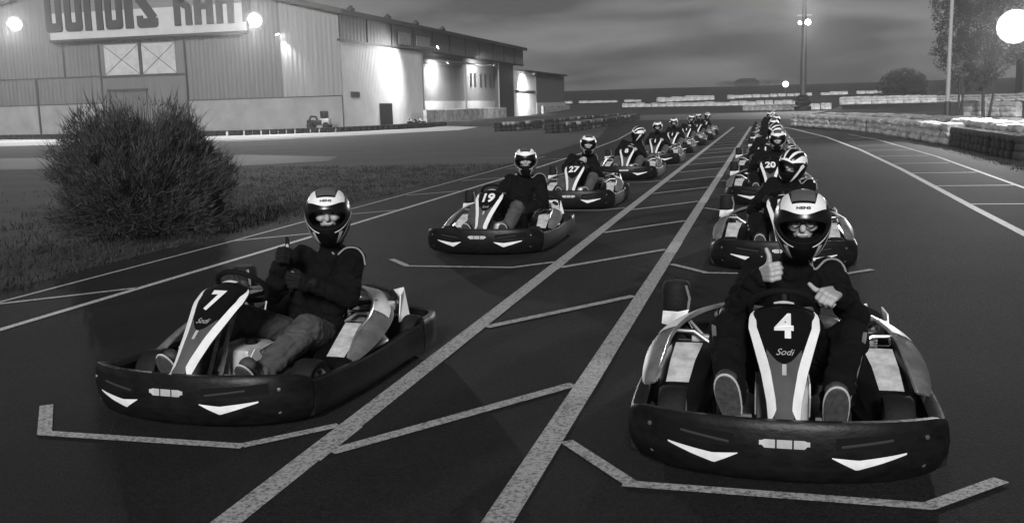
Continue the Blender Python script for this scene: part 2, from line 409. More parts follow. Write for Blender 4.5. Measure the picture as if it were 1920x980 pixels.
m1.grid([[(SX+.5, FY-.56, EAVE-.25), (RIDGE, FY-.56, vz(RIDGE)-.2)], [(SX+.5, FY-.56, EAVE+.25), (RIDGE, FY-.56, vz(RIDGE)+.35)]]); W(m1, 'eave_trim', 'roof_sheet', smooth=False)
for y in (94, 104, 113, 123):
    m1 = MB(); m1.box(SX+.1, SX+.6, y, y+.9, EAVE+.15, EAVE+.5); m1.tube([(SX+.35, y+.45, EAVE+.5), (SX+.35, y+.45, EAVE+.7)], .2, 10); W(m1, 'roof_vent', 'dark_trim', smooth=False)
m1 = MB(); m1.box(SX-20, SX-.1, 167.9, 168.1, LOW, EAVE); m1.box(SX-.2, SX, 152, 168, LOW, LOW+.1); W(m1, 'end_wall', 'dark_trim', smooth=False)
# canopy posts and frames of the open bays
m1 = MB()
for y in (116.2, 134, 151.8): m1.box(SX-.1, SX+.1, y-.1, y+.1, 0, LOW-.2)
m1.box(SX-.1, SX+.1, 116, 152, 7.7, 7.85); m1.box(SX-.6, SX-.5, 116, 134, 7.2, 7.35); W(m1, 'bay_frame', 'wall_light', smooth=False)
for i in range(6):
    y = 139+[0, 2.0, 5.2, 7.6, 10.5, 12.6][i]; m1 = MB(); m1.box(SX-.86, SX-.75, y, y+.8, 4.6, 6.6); W(m1, 'window', 'window_dark', smooth=False)
# lit second bay and the low rear wing
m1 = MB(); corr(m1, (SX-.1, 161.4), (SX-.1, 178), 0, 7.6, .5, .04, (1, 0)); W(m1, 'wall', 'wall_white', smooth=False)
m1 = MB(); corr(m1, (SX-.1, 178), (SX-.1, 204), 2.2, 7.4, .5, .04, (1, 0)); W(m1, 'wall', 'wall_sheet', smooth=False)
m1 = MB(); m1.box(SX-.2, SX+.02, 178, 205, 0, 2.2); W(m1, 'wall_plinth', 'wall_white', smooth=False)
m1 = MB(); m1.box(SX-12, SX+.25, 168.2, 206, 7.55, 7.85); m1.box(SX-.1, SX+.15, 162, 176.5, 4.1, 4.35); W(m1, 'eave_trim', 'roof_sheet', smooth=False)
# doors and signs on the end facade
dr = MB(); dr.box(-68.2, -58.1, FY-.16, FY-.1, .05, 9.2); dr = W(dr, 'sliding_door', 'wall_sheet', smooth=False)
def sub(mb, name, m, par, **k):
    o = mb.build(name, m, **k); o.parent = par; return o
for a, b in ((-67.6, -63.5), (-63.1, -59.2)):
    p_ = sub(MB().box(a, b, FY-.22, FY-.17, 6.0, 9.1), 'pane', 'glass_pane', dr, smooth=False)
m1 = MB(); m1.box(-63.5, -63.15, FY-.27, FY-.17, 5.8, 9.4); m1.box(-68.2, -58.1, FY-.25, FY-.17, 5.75, 5.95)
m1.box(-68.3, -68.15, FY-.27, FY-.17, 0, 9.2); m1.box(-58.2, -58.05, FY-.27, FY-.17, 0, 9.2)
for a, b in ((-67.6, -63.5), (-63.1, -59.2)):
    m1.tube([(a, FY-.24, 6.05), (b, FY-.24, 9.05)], .03, 4); m1.tube([(a, FY-.24, 9.05), (b, FY-.24, 6.05)], .03, 4)
sub(m1, 'door_frame', 'dark_trim', dr, smooth=False)
sub(MB().box(-67.4, -62.9, FY-.3, FY-.2, .1, 4.3), 'wicket_door', 'wicket', dr, smooth=False)
m1 = MB(); m1.box(-67.5, -62.7, FY-.4, FY-.28, 4.3, 4.55); sub(m1, 'door_track', 'dark_trim', dr, smooth=False)
m1 = MB(); m1.box(SX+.06, SX+.1, 101.6, 105.3, 0.02, 2.35); W(m1, 'doorway', 'black', smooth=False)
m1 = MB(); m1.box(SX+.06, SX+.12, 94, 96.2, 3.0, 3.55); W(m1, 'wall_notice', 'window_dark', smooth=False)

# sign: a board standing proud of the gable with big heavy letters
sg = empty('facade_sign', (-62, FY-.9, 9.8)); tag(sg, 'huge pale sign board with heavy black letters across the hall gable', 'sign')
def S_(mb, name, m, **k):
    o = mb.build(name, m, **k); o.parent = sg; o.matrix_parent_inverse = Matrix.Translation(-sg.location); return o
S_(MB().box(-73.6, -50.6, FY-.7, FY-.4, 9.85, 12.55), 'board', 'sign_board', smooth=False)
S_(MB().box(-73.6, -50.6, FY-.69, FY-.41, 12.56, 15.2), 'board', 'sign_dark', smooth=False)
S_(MB().box(-73.7, -50.5, FY-.85, FY-.3, 9.6, 9.84), 'board_edge', 'dark_trim', smooth=False)
LZ0, LZ1 = 10.65, 14.9
def letter(ch, x0, x1):
    mb = MB(); t = (x1-x0)*.36; y0, y1 = FY-.86, FY-.72; h = LZ1-LZ0
    def bar(ax, az, bx, bz, wd):
        a, b = Vector((ax, 0, az)), Vector((bx, 0, bz)); d = (b-a).normalized(); n = Vector((-d.z, 0, d.x))*wd/2
        q = [a-n, b-n, b+n, a+n]
        f0 = [(p.x, y0-.006, p.z) for p in q]; f1 = [(p.x, y1, p.z) for p in q]
        mb.face(f0); mb.face(f1)
        for i in range(4): mb.face([f0[i], f0[(i+1) % 4], f1[(i+1) % 4], f1[i]])
    def bx(a, b, z0, z1): mb.box(a, b, y0, y1, z0, z1)
    def foot(a, b, z0, r=.3):     # round-cornered bottom piece
        pts = [(a+r, z0), (b-r, z0), (b-r*.3, z0+r*.3), (b, z0+r), (b, z0+.9), (a, z0+.9), (a, z0+r), (a+r*.3, z0+r*.3)]
        f0 = [(p, y0, q) for p, q in pts]; f1 = [(p, y1, q) for p, q in pts]; mb.face(f0); mb.face(f1)
        for i in range(8): mb.face([f0[i], f0[(i+1) % 8], f1[(i+1) % 8], f1[i]])
    if ch in 'DUO':
        foot(x0, x1, LZ0); bx(x0, x0+t, LZ0+.9, LZ1-(.5 if ch != 'U' else 0)); bx(x1-t, x1, LZ0+.9, LZ1-(.5 if ch != 'U' else 0))
        if ch != 'U': bx(x0, x1, LZ1-.5, LZ1)
    elif ch == 'N': bx(x0, x0+t, LZ0, LZ1); bx(x1-t, x1, LZ0, LZ1-.3); bx(x0+t, x1-.2, LZ1-.8, LZ1)
    elif ch == 'I': bx(x0, x1, LZ0, LZ1)
    elif ch == 'S':
        foot(x0, x1, LZ0); bx(x0, x0+t*.8, LZ0+.9, LZ0+1.2); bar(x1-t*.55, LZ0+.85, x0+t*.5, LZ0+2.9, t*1.1); bx(x0, x1, LZ1-.9, LZ1); bx(x0, x0+t, LZ0+2.5, LZ1-.9)
    elif ch == 'K': bx(x0, x0+t, LZ0, LZ1); bx(x1-t, x1, LZ0, LZ0+1.9); bar(x1-t/2, LZ0+1.8, x0+t*.9, LZ0+2.4, t); bar(x0+t*.9, LZ0+2.3, x1-t/2, LZ1-.05, t)
    elif ch == 'A': bx(x0, x0+t, LZ0, LZ1-.4); bx(x1-t, x1, LZ0, LZ1-.4); bx(x0+t, x1-t, LZ0+1.5, LZ0+2.1); bx(x0, x1, LZ1-.4, LZ1)
    elif ch == 'R': bx(x0, x0+t, LZ0, LZ1); bx(x1-t, x1, LZ0, LZ0+1.9); bx(x0+t, x1, LZ0+1.9, LZ0+2.4); bx(x1-t, x1, LZ0+2.4, LZ1-.5); bx(x0+t, x1, LZ1-.5, LZ1)
    elif ch == 'T': bx((x0+x1)/2-t/2, (x0+x1)/2+t/2, LZ0, LZ1-.6); bx(x0, x1, LZ1-.6, LZ1)
    S_(mb, 'letter', 'letter', smooth=False)
for ch, a, b in (('D', 87, 117), ('U', 123, 155), ('N', 160, 194), ('O', 199, 231), ('I', 236, 251), ('S', 258, 297), ('K', 328, 361), ('A', 366, 401), ('R', 407, 440), ('T', 446, 478)):
    letter(ch, ay(a, 50, FY-.8).x, ay(b, 50, FY-.8).x)

# ------------------------------------------------------------------ floodlights
emis('lamp_glow', 60); emis('lamp_glow_small', 45)
def floodlight(loc, aim, size, power, label, pole=None, spot=110, blend=.7, heads=((0, 0),), name='floodlight', glow='lamp_glow', group=None, lamp_size=.3):
    r = empty(name, loc); tag(r, label, 'lamp', group)
    q = (Vector(aim)-Vector(loc)).to_track_quat('-Z', 'Y').to_matrix()
    for hx, hz in heads:
        o_ = Vector((hx*size, hz*size, 0)); s2 = size/2
        ax_ = q @ Vector((0, 0, 1)); m_ = MB(); m_.lathe([(s2*1.02, -.02*size), (s2*1.02, .10*size), (s2*.8, .3*size), (s2*.4, .42*size), (.001, .44*size)], q @ o_, ax_, 18)
        m_.build('housing', 'metal', r)
        m_ = MB(); n = 20; rows = []
        for sc, zz in ((.0001, -.30), (.35, -.27), (.7, -.17), (.93, -.02)):
            rows.append([q @ (o_+Vector((math.cos(t)*s2*.97*sc, math.sin(t)*s2*.97*sc, zz*size*.6))) for t in [2*math.pi*i/n for i in range(n)]])
        m_.grid(rows, closed=True); m_.build('lens', glow_(size, 14) if size > 1.2 else glow, r)
    if pole: pole(r)
    if power:
        l = bpy.data.lights.new('lamp', 'SPOT'); l.energy = power; l.spot_size = R_(spot); l.spot_blend = blend; l.shadow_soft_size = lamp_size
        lo = bpy.data.objects.new('lamp_light', l); COL.objects.link(lo); lo.parent = r
        lo.location = q @ Vector((0, 0, -.45*size)); lo.rotation_euler = q.to_euler()
    return r
def bracket(dx, dy, dz):
    def f(r): MB().tube([(0, 0, 0), (dx, dy, dz)], .06, 6).build('bracket', 'dark_trim', r)
    return f
_quad = ((-.55, -.5), (.55, -.5), (-.55, .5), (.55, .5), (0, .05), (-1.05, 0), (1.05, 0))
floodlight(ay(28, 45, FY-1.7), (-62, 60, 0), 1.6, 34000, 'blazing floodlight on the hall facade left of the sign', bracket(0, 1.5, .3), 130)
floodlight(ay(478, 38, FY-1.7), (-42, 62, 0), 1.6, 34000, 'blazing floodlight at the right end of the sign board', bracket(0, 1.5, .3), 130)
floodlight((-47.4, FY-.45, 9.35), (-44.8, FY+.2, 3), .4, 2600, 'small wall lamp throwing a streak down the corner of the facade', bracket(0, .4, .1), 60, 1.0, lamp_size=.1)
floodlight((SX+5, 107.5, 8.4), (SX-.5, 103.5, 4.0), .35, 6500, 'lamp on a long arm lighting the white side wall', bracket(-4.5, .5, .2), 125, 1.0)
floodlight((SX+1.6, 121.5, 7.4), (SX-.9, 122.5, 4), .6, 5200, 'lamp inside the first open bay of the hall', bracket(-2.2, 0, .5), 165, .8)
floodlight((SX+2.6, 140.0, 7.6), (SX-.9, 141, 4.5), .4, 4200, 'dim lamp above the row of narrow windows', bracket(-3.0, 0, .3), 165, .8, glow='lamp_glow_small')
floodlight((SX+2.4, 166.0, 6.9), (SX-.3, 167.5, 3.6), .9, 9000, 'lamp on the rear wing of the hall', bracket(-2.4, 0, .3), 130, 1.0)

# mast in the centre distance with black base
mx = gp(1505, 208); MX, MY = mx.x, mx.y
ms = empty('floodlight_mast', (MX, MY, 0)); tag(ms, 'tall dark floodlight mast with a lit head and black padded base', 'mast')
MB().tube([(0, 0, 0), (0, 0, 8), (0, 0, 18)], .3, 12, rs=[.48, .36, .2]).build('pole', mat('mast_steel', .035, .5), ms)
m1 = MB()
for i, (a, b) in enumerate(((1.1, .7), (1.0, .6), (.75, .55))): m1.lathe([(a*.75, i*.7), (a, i*.7+.12), (a, i*.7+.55), (a*.75, i*.7+.68)], (0, 0, 0), (0, 0, 1), 14, cap=True)
m1.build('base_padding', 'rubber', ms)
MB().box(-1.0, 1.0, -.12, .12, 17.6, 17.85).build('crossbar', 'metal', ms, smooth=False)
MB().box(-.9, .9, -.1, .1, 12.3, 12.5).build('crossbar', 'metal', ms, smooth=False)
pz = ay(1515, 42, MY-.5).z
floodlight((MX+.45, MY-.5, pz), (MX-6, MY-26, 0), .75, 9000, 'lit lamp halfway up the tall dark mast', bracket(-.3, .5, -.1), 120)
floodlight((MX-.55, MY-.5, pz-.05), (MX-14, MY-24, 0), .5, 0, 'smaller lit lamp left of the main lamp on the mast', bracket(.4, .5, -.1), glow='lamp_glow_small')
floodlight((MX, MY-.6, ay(1511, -14, MY).z), (MX-4, MY-26, 0), .75, 12000, 'lit lamp at the very top of the mast', bracket(0, .6, -.1), 130)
# distant lamp
p = ay(1473, 158, 330)
floodlight(p, (p.x-10, p.y-60, 0), 2.2, 0, 'single bright lamp far away near the horizon', pole=lambda r: MB().tube([(0, .3, -.5), (0, .3, -6)], .15, 6).build('pole', 'dark_trim', r), glow='lamp_glow_small')
# near right lamp on its own pole at the picture's right edge
p = ay(1903, 50, 40)
floodlight(p, (1, 12, 0), 1.2, 5500, 'large blazing floodlight at the upper right beside the bare tree', pole=lambda r: MB().tube([(.1, .3, 0), (1.2, .5, .1), (1.25, .5, -p.z)], .07, 8).build('pole', 'metal', r), spot=140)
# slim pale pole
p = gp(1775, 228)
sp_ = empty('slim_pole', (p.x, p.y, 0)); tag(sp_, 'slim pale pole rising in front of the bare tree', 'pole')
MB().tube([(0, 0, 0), (.02, 0, 6), (.1, 0, 12)], .1, 10, rs=[.14, .11, .08]).build('shaft', mat('pale_pole', .3, .5), sp_)
MB().lathe([(.2, 0), (.2, 1.1), (.14, 1.2)], (0, 0, 0), (0, 0, 1), 10, cap=True).build('sleeve', 'dark_trim', sp_)
for px, top, lab in ((1806, 140, 'thin leaning sapling stake right of the pale pole'), (1862, 150, 'thin stake among the white bales at the right')):
    b_ = gp(px-2, 226); t_ = ay(px, top, b_.y)
    o = MB().tube([(b_.x-.2, b_.y, 0), (b_.x, b_.y, 1.6), (t_.x, t_.y, t_.z)], .05, 6, rs=[.09, .06, .03]).build('stake', 'bark'); tag(o, lab, 'stake')

# ------------------------------------------------------------------ go-kart (faces -y, origin on the ground under its middle)
FRONT = [(0, -1.06), (.20, -1.048), (.40, -1.0), (.54, -.925), (.63, -.835), (.668, -.765)]
SIDE = [(.672, -.755), (.69, -.55), (.70, -.2), (.69, .15), (.68, .4), (.69, .62)]
REAR = [(.69, .64), (.685, .8), (.64, .93), (.52, 1.0), (.3, 1.03), (0, 1.035)]
def mirror(pts): return [(-x, y) for x, y in reversed(pts)]
def bumper(mb, path, prof, n=60, zs=None):
    P = spline([(*p, 0) for p in path], n); rows = []
    for i, p in enumerate(P):
        d = (P[min(i+1, n-1)]-P[max(i-1, 0)]).normalized(); nr = Vector((d.y, -d.x, 0))
        if nr.dot(Vector((p.x, p.y+.0, 0))) < 0: nr = -nr
        sc = zs(i/(n-1)) if zs else 1
        rows.append([(p.x+nr.x*o, p.y+nr.y*o, z*sc) for o, z in prof])
    V = mb.grid(rows, closed=True); mb.cap(V)
PF = [(-.055, .03), (-.03, .045), (.002, .12), (.010, .19), (.003, .262), (-.003, .288), (-.012, .30), (-.045, .298), (-.075, .285), (-.07, .275), (-.045, .27), (-.035, .2), (-.035, .06)]
PS = [(-.03, .035), (-.004, .05), (.004, .11), (.003, .17), (-.002, .235), (-.012, .245), (-.045, .243), (-.07, .225), (-.06, .21), (-.04, .18), (-.04, .06)]
PR = [(-.03, .05), (-.004, .06), (.004, .13), (.003, .21), (-.002, .245), (-.012, .255), (-.045, .25), (-.045, .2), (-.04, .07)]
_fp = spline([(*p, 0) for p in mirror(FRONT)[:-1]+FRONT], 200)
def yfront(x): return interp(x, [p.x for p in _fp if abs(p.x) < .66], [p.y for p in _fp if abs(p.x) < .66])
def offz(z): return interp(z, [.03, .06, .13, .19, .262, .29], [-.055, -.024, .003, .010, .003, -.003])
def BF(x, z, o=.004):
    y = yfront(x); dx = .01; sl = (yfront(x+dx)-yfront(x-dx))/(2*dx); nr = Vector((sl, -1, 0)).normalized()
    return Vector((x, y, z))+nr*(offz(z)+o)
def pw(v): return interp(v, [0, .2, .4, .6, .75, .86, .95, 1.0], [.062, .074, .098, .132, .158, .155, .108, .045])
def NP(x, v, o=0.0):               # nose panel surface: x metres across, v 0..1 up
    y = interp(v, [0, .35, .7, .9, 1.0], [-.975, -.80, -.60, -.47, -.395]); z = interp(v, [0, .35, .7, .9, 1.0], [.235, .395, .555, .635, .655])
    w_ = pw(v); b = 1-(min(abs(x)/w_, 1.0))**2
    n = Vector((0, -.75, .66))
    return Vector((x, y, z))+n*(.035*b+o)
def make_kart(num, detail=2):
    r = empty('go_kart')
    # bumpers
    mb = MB(); bumper(mb, mirror(FRONT)[:-1]+FRONT, PF, 90, lambda t: 1-.16*abs(2*t-1)**3); fb = mb.build('front_bumper', 'plastic', r)
    for s in (1, -1):
        mb = MB(); bumper(mb, [(s*x, y) for x, y in SIDE], PS, 24, lambda t: .95-.08*math.sin(t*math.pi)); mb.build('side_bumper', 'plastic', r)
    mb = MB(); bumper(mb, [(x, y) for x, y in mirror(REAR)[0:0]]+[(x, y) for x, y in REAR][:-1]+mirror(REAR), PR, 60); mb.build('rear_bumper', 'plastic', r)
    for s in (1, -1):
        f = lambda a, z, o=.004: BF(s*a, z, o)
        mb = MB(); mb.grid([[f(lerp(.20, .50, i/14), z) for z in (lerp(.093+.0, .128, i/14)-0, lerp(.13, .132, 0) if 0 else lerp(.128, .137, i/14))] for i in range(15)])
        mb.bm.free(); mb = MB()
        A = [(.185, .128), (.30, .118), (.40, .128), (.475, .142)]; B = [(.185, .126), (.285, .075), (.37, .102), (.475, .134)]
        rows = []
        for i in range(25):
            a = lerp(.185, .475, i/24)
            top = interp(a, [.185, .29, .475], [.160, .148, .171]); bot = interp(a, [.185, .285, .475], [.157, .101, .163])
            rows.append([f(a, top), f(a, (top+bot)/2), f(a, bot)])
        mb.grid(rows); mb.build('bumper_sticker', 'white', fb, solid=.0)
        # flat black patch standing in for the intake recess's shade, with pale slat
        mb = MB(); rows = []
        for i in range(17):
            a = lerp(.20, .52, i/16); rows.append([f(a, lerp(.19, .205, i/16), .0015), f(a, lerp(.24, .258, i/16), .0015)])
        mb.grid(rows); mb.build('intake_shade', 'black', fb)
        mb = MB(); mb.tube([f(lerp(.22, .42, i/8), lerp(.205, .228, i/8), .004) for i in range(9)], .006, 6)
        mb.build('intake_slat', 'slat', fb)
    mb = MB()
    for a, b in ((-.10, -.037), (-.030, .030), (.037, .10)):
        rows = []
        for i in range(7):
            x = lerp(a, b, i/6); sl = .004*abs(x)/.1; e_ = .012 if ((x < -.08) or (x > .08)) else 0
            rows.append([BF(x, .228-e_*.4), BF(x, .193+e_*.9)])
        mb.grid(rows)
    mb.build('front_badge', 'tank', fb)
    for bx_, bz_ in ((-.56, .10), (.56, .10), (-.56, .225), (.56, .225)):
        if detail > 1 or abs(bx_) > .5:
            p_ = BF(bx_, bz_*.98, .0); MB().lathe([(.001, .005), (.009, .004), (.011, 0)], p_, (bx_*.8, -1, 0), 8).build('bolt', 'metal', fb)
    # floor, frame, pedals
    MB().box(-.27, .27, -.9, .35, .045, .06).build('floor_tray', 'metal', r, smooth=False)
    mb = MB()
    for s in (1, -1):
        mb.tube([(s*.28, -.92, .06), (s*.3, -.4, .05), (s*.34, .2, .05), (s*.34, .9, .07)], .016, 8)
        mb.tube([(s*.3, -.5, .1), (s*.62, -.5, .1), (s*.62, .55, .1), (s*.34, .6, .1)], .014, 8)
        mb.tube([(s*.04, -.7, .1), (s*.02, -.42, .62)], .012, 6)
    mb.tube([(-.33, .5, .06), (.33, .5, .06)], .016, 8); mb.tube([(-.4, -.53, .12), (.4, -.53, .12)], .018, 8)
    mb.build('frame', 'metal', r)
    for s in (1, -1):
        mb = MB(); mb.tube([(s*.16, -.62, .06), (s*.17, -.74, .2)], .01, 6); mb.box(s*.17-.035, s*.17+.035, -.76, -.745, .16, .23)
        mb.build('pedal', 'silver', r)
    # wheels
    for s in (1, -1):
        for yy, rad, wd, xx in ((-.50, .132, .13, .50), (.60, .142, .20, .57)):
            x0 = s*xx
            mb = MB(); h = wd/2
            mb.lathe([(rad*.62, -h*.9), (rad*.9, -h), (rad*.985, -h*.8), (rad, -h*.3), (rad, h*.3), (rad*.985, h*.8), (rad*.9, h), (rad*.62, h*.9)], (x0, yy, rad+.004), (1, 0, 0), 32)
            ty = empty('wheel', (0, 0, 0)); ty.parent = r
            mb.build('tyre', 'rubber', ty)
            mb = MB(); mb.lathe([(.001, h*.55), (rad*.2, h*.6), (rad*.3, h*.3), (rad*.55, h*.35), (rad*.64, h*.88), (rad*.6, h*.2), (rad*.6, -h*.88), (rad*.3, -h*.3), (.001, -h*.4)], (x0, yy, rad+.004), (s, 0, 0), 24); mb.build('rim', 'silver', ty)
    MB().tube([(-.42, .58, .146), (.42, .58, .146)], .02, 10).build('rear_axle', 'silver', r)
    # nose panel
    mb = MB(); rows = []
    for i in range(31):
        v = i/30; w_ = pw(v); rows.append([NP(lerp(-w_, w_, j/16), v) for j in range(17)])
    mb.grid(rows); nc = mb.build('nose_panel', 'gloss_black', r, solid=.008)
    mb = MB(); rows = []
    for i in range(17):
        v = lerp(.015, .62, i/16); w_ = min(pw(v)*.60, .055+.02*v/.6); rows.append([NP(lerp(-w_, w_, j/8), v-.12*0+(-.10*(abs(j/4-1)**2) if i == 16 else 0) + (.0), .0022) for j in range(9)])
    mb.grid(rows); mb.build('nose_centre', 'grey_panel', nc)
    mb = MB()          # black rounded number plate over it
    rows = []
    for i in range(21):
        v = lerp(.45, .93, i/20); k_ = min(1, ((v-.45)/.16))**.5; w_ = min(pw(v)*.68, .102)*max(k_, .03); rows.append([NP(lerp(-w_, w_, j/8), v, .0045) for j in range(9)])
    mb.grid(rows); mb.build('number_plate', 'gloss_black', nc)
    for s in (1, -1):
        mb = MB(); rows = []
        for i in range(29):
            v = lerp(.03, .90, i/28); w_ = pw(v)
            wd = interp(v, [.03, .12, .5, .8, .9], [.004, .036, .042, .034, .002]); ed = w_*.985
            rows.append([NP(s*(ed-wd*j/3), v, .004) for j in range(4)])
        mb.grid(rows); mb.build('nose_stripe', 'white', nc)
    mb = MB(); text_on(mb, num, .165, lambda x, y: NP(x, .725+y/.62, .016), bold=.006, sx=.95, sy=1.0); mb.build('race_number', 'white', nc, smooth=False)
    if detail > 1:
        mb = MB(); text_on(mb, 'Sodi', .042, lambda x, y: NP(x, .535+y/.62, .010), bold=.0, shear=.4); mb.build('nose_lettering', 'tank', nc, smooth=False)
        mb = MB(); mb.grid([[NP(x, v, .010) for v in (.945, .978)] for x in (-.045, -.02, 0, .02, .045)]); mb.build('top_label', 'white', nc)
        mb = MB(); mb.grid([[NP(x, v, .006) for v in (.37, .45)] for x in (-.009, .009)]); mb.build('small_label', 'tank', nc)
    # steering wheel
    st = empty('steering_wheel'); st.parent = r
    c = Vector((0, -.33, .625)); ax = Vector((0, .72, .69)).normalized(); a_ = Vector((1, 0, 0)); b_ = ax.cross(a_)
    mb = MB(); rows = []
    for i in range(36):
        t = 2*math.pi*i/36; d = a_*math.cos(t)+b_*math.sin(t)*.92; o = c+d*.15
        rows.append([o+d*.016*math.cos(q)+ax*.016*math.sin(q) for q in [2*math.pi*j/8 for j in range(8)]])
    mb.grid(rows, closed=True, wrap=True); mb.build('rim', 'black', st)
    mb = MB()
    for t in (0, math.pi, -math.pi/2):
        d = a_*math.cos(t)+b_*math.sin(t); mb.tube([c-ax*.02, c+d*.145], .012, 6)
    mb.lathe([(.001, .02), (.04, .015), (.045, -.02), (.02, -.04)], c, ax, 14); mb.build('spokes', 'metal', st)
    MB().tube([c-ax*.03, (0, -.62, .2)], .013, 8).build('steering_column', 'metal', r)
    # seat
    mb = MB(); rows = []
    for y, z, wd, hh in ((-.12, .12, .16, .04), (0, .085, .18, .12), (.15, .07, .19, .2), (.27, .10, .19, .28), (.33, .25, .19, .26), (.38, .42, .175, .12), (.41, .52, .13, .02)):
        rows.append([(wd*math.sin(t*1.25)*1.02, y-(.14*abs(math.sin(t*.9)) if y > .2 else 0), z+hh*(1-math.cos(t*1.25))*.8) for t in [lerp(-1.2, 1.2, j/16) for j in range(17)]])
    mb.grid(rows); se = mb.build('seat', 'black', r, solid=.012)
    for s in (1, -1):
        mb = MB(); mb.tube([rows[i][16 if s > 0 else 0] for i in range(len(rows))], .008, 6); mb.build('seat_edge', 'silver', se)
    # tank between the legs
    mb = MB(); mb.box(-.12, .12, -.50, -.22, .09, .30); ft = mb.build('fuel_tank', 'tank', r, bevel=.03)
    mb = MB(); mb.lathe([(.001, .03), (.03, .03), (.035, 0)], (.05, -.36, .30), (0, 0, 1), 12); mb.build('tank_cap', 'black', ft)
    for s in (1, -1):
        mb = MB(); mb.grid([[(s*.125, -.47, .14), (s*.125, -.28, .11)], [(s*.125, -.5, .24), (s*.125, -.40, .27)], [(s*.125, -.44, .29), (s*.125, -.24, .285)]]); mb.build('tank_guard', 'white', ft, solid=.006)
    # side pods with pale panel, outer fairing
    for s in (1, -1):
        mb = MB(); q = Matrix.Scale(s, 4, (1, 0, 0))
        sec = []
        for y, x0, x1, zt, zo in ((-.33, .40, .60, .13, .12), (-.24, .36, .63, .20, .17), (-.05, .33, .65, .275, .21), (.14, .32, .655, .33, .23), (.22, .33, .65, .31, .22)):
            sec.append([q @ Vector(p) for p in ((x0, y, .08), (x0, y, zt-.02), (x0+.02, y, zt), (x1-.10, y, zt), (x1-.02, y, zo), (x1, y, zo-.04), (x1, y, .08))])
        V = mb.grid(sec, closed=True); mb.cap(V); pod = mb.build('side_pod', 'gloss_black' , r)
        mb = MB(); mb.grid([[q @ Vector(p) for p in ((.43+o, y+.0, z+.004), (.50+o, y, z+.005), (.555+o*.4, y, z+.003))] for y, z, o in ((-.22, .207, .02), (-.05, .277, .0), (.12, .328, -.03))]); mb.build('pod_panel', 'dirty_white', pod)
        mb = MB(); mb.grid([[q @ Vector(p) for p in ((.40, y, z+.02), (.535, y, z+.02))] for y, z in ((.155, .318), (.20, .31))]); mb.build('pod_tab', 'dirty_white', pod)
        # fairing: sweeping band from pod nose up to behind the seat
        L1 = spline([(.665, -.32, .20), (.69, -.14, .24), (.685, .10, .30), (.63, .32, .35), (.50, .54, .385), (.36, .74, .40), (.18, .84, .41)], 30)
        L2 = spline([(.61, -.26, .22), (.58, -.08, .32), (.56, .12, .375), (.50, .30, .42), (.40, .44, .45), (.28, .58, .455), (.14, .66, .45)], 30)
        mb = MB(); mb.grid([[q @ a.lerp(b, t) + Vector((s*.015*math.sin(t*math.pi), 0, .008*math.sin(t*math.pi))) for t in (0, .25, .5, .75, 1)] for a, b in zip(L1, L2)])
        fr = mb.build('fairing', 'pod_grey', r, solid=.012)
        mb = MB(); mb.grid([[q @ L1[i].lerp(L2[i], t)+Vector((s*(.015*math.sin(t*math.pi)+.004), .0, .008*math.sin(t*math.pi)+.004)) for t in (.25, .5, .75, .97)] for i in range(12, 29)]); mb.build('fairing_stripe', 'white', fr)
        mb = MB(); mb.tube([q @ (b+Vector((0, 0, .004))) for b in L2], .009, 6); mb.build('fairing_edge', 'silver', fr)
    # engine side (driver's left): block, fins, exhaust, hoses
    en = empty('engine'); en.parent = r
    mb = MB(); mb.box(.30, .50, .30, .52, .10, .27); mb.box(.32, .46, .33, .47, .27, .36); mb.build('engine_block', 'metal', en, bevel=.012)
    mb = MB()
    for i in range(7): mb.box(.30, .49, .30+.0, .50, .285+i*.014, .291+i*.014)
    mb.build('cooling_fins', 'silver', en, smooth=False)
    for hp_, hr_ in (([(.36, .28, .30), (.40, .22, .36), (.50, .24, .38), (.54, .34, .36)], .014), ([(.34, .3, .38), (.42, .26, .42), (.5, .36, .42)], .012), ([(.44, .5, .34), (.52, .56, .40), (.46, .66, .42)], .02)):
        mb = MB(); mb.tube(spline(hp_, 10), hr_, 8); mb.build('hose', 'rubber', en)
    mb = MB(); mb.tube([(.34, .54, .34), (.30, .68, .33), (.12, .78, .32), (-.2, .8, .32)], .03, 10, rs=[.02, .035, .05, .05]); mb.build('exhaust', 'silver', en)
    mb = MB(); mb.lathe([(.001, 0), (.05, 0), (.06, .01), (.06, .05), (.03, .06), (.001, .06)], (.40, .40, .38), (0, 0, 1), 18); mb.build('recoil_starter', 'silver', en)
    for s in (1,):
        mb = MB(); mb.box(.50, .56, .36, .50, .34, .40); mb.build('engine_cover', 'white', en, bevel=.01)
        mb = MB(); mb.grid([[(.58, .50, .26), (.60, .62, .27)], [(.57, .56, .42), (.55, .66, .44)]]); mb.build('rear_fin', 'white', en, solid=.008)
        mb = MB(); mb.grid([[(.46, .74, .33), (.50, .80, .33)], [(.42, .72, .42), (.48, .80, .43)]]); mb.build('rear_fin', 'white', en, solid=.008)
    MB().lathe([(.03, -.004), (.095, -.004), (.095, .004), (.03, .004)], (-.16, .60, .146), (1, 0, 0), 24).build('brake_disc', 'silver', r)
    MB().lathe([(.03, -.003), (.085, -.003), (.09, .003), (.03, .003)], (.27, .60, .146), (1, 0, 0), 24).build('sprocket', 'metal', r)
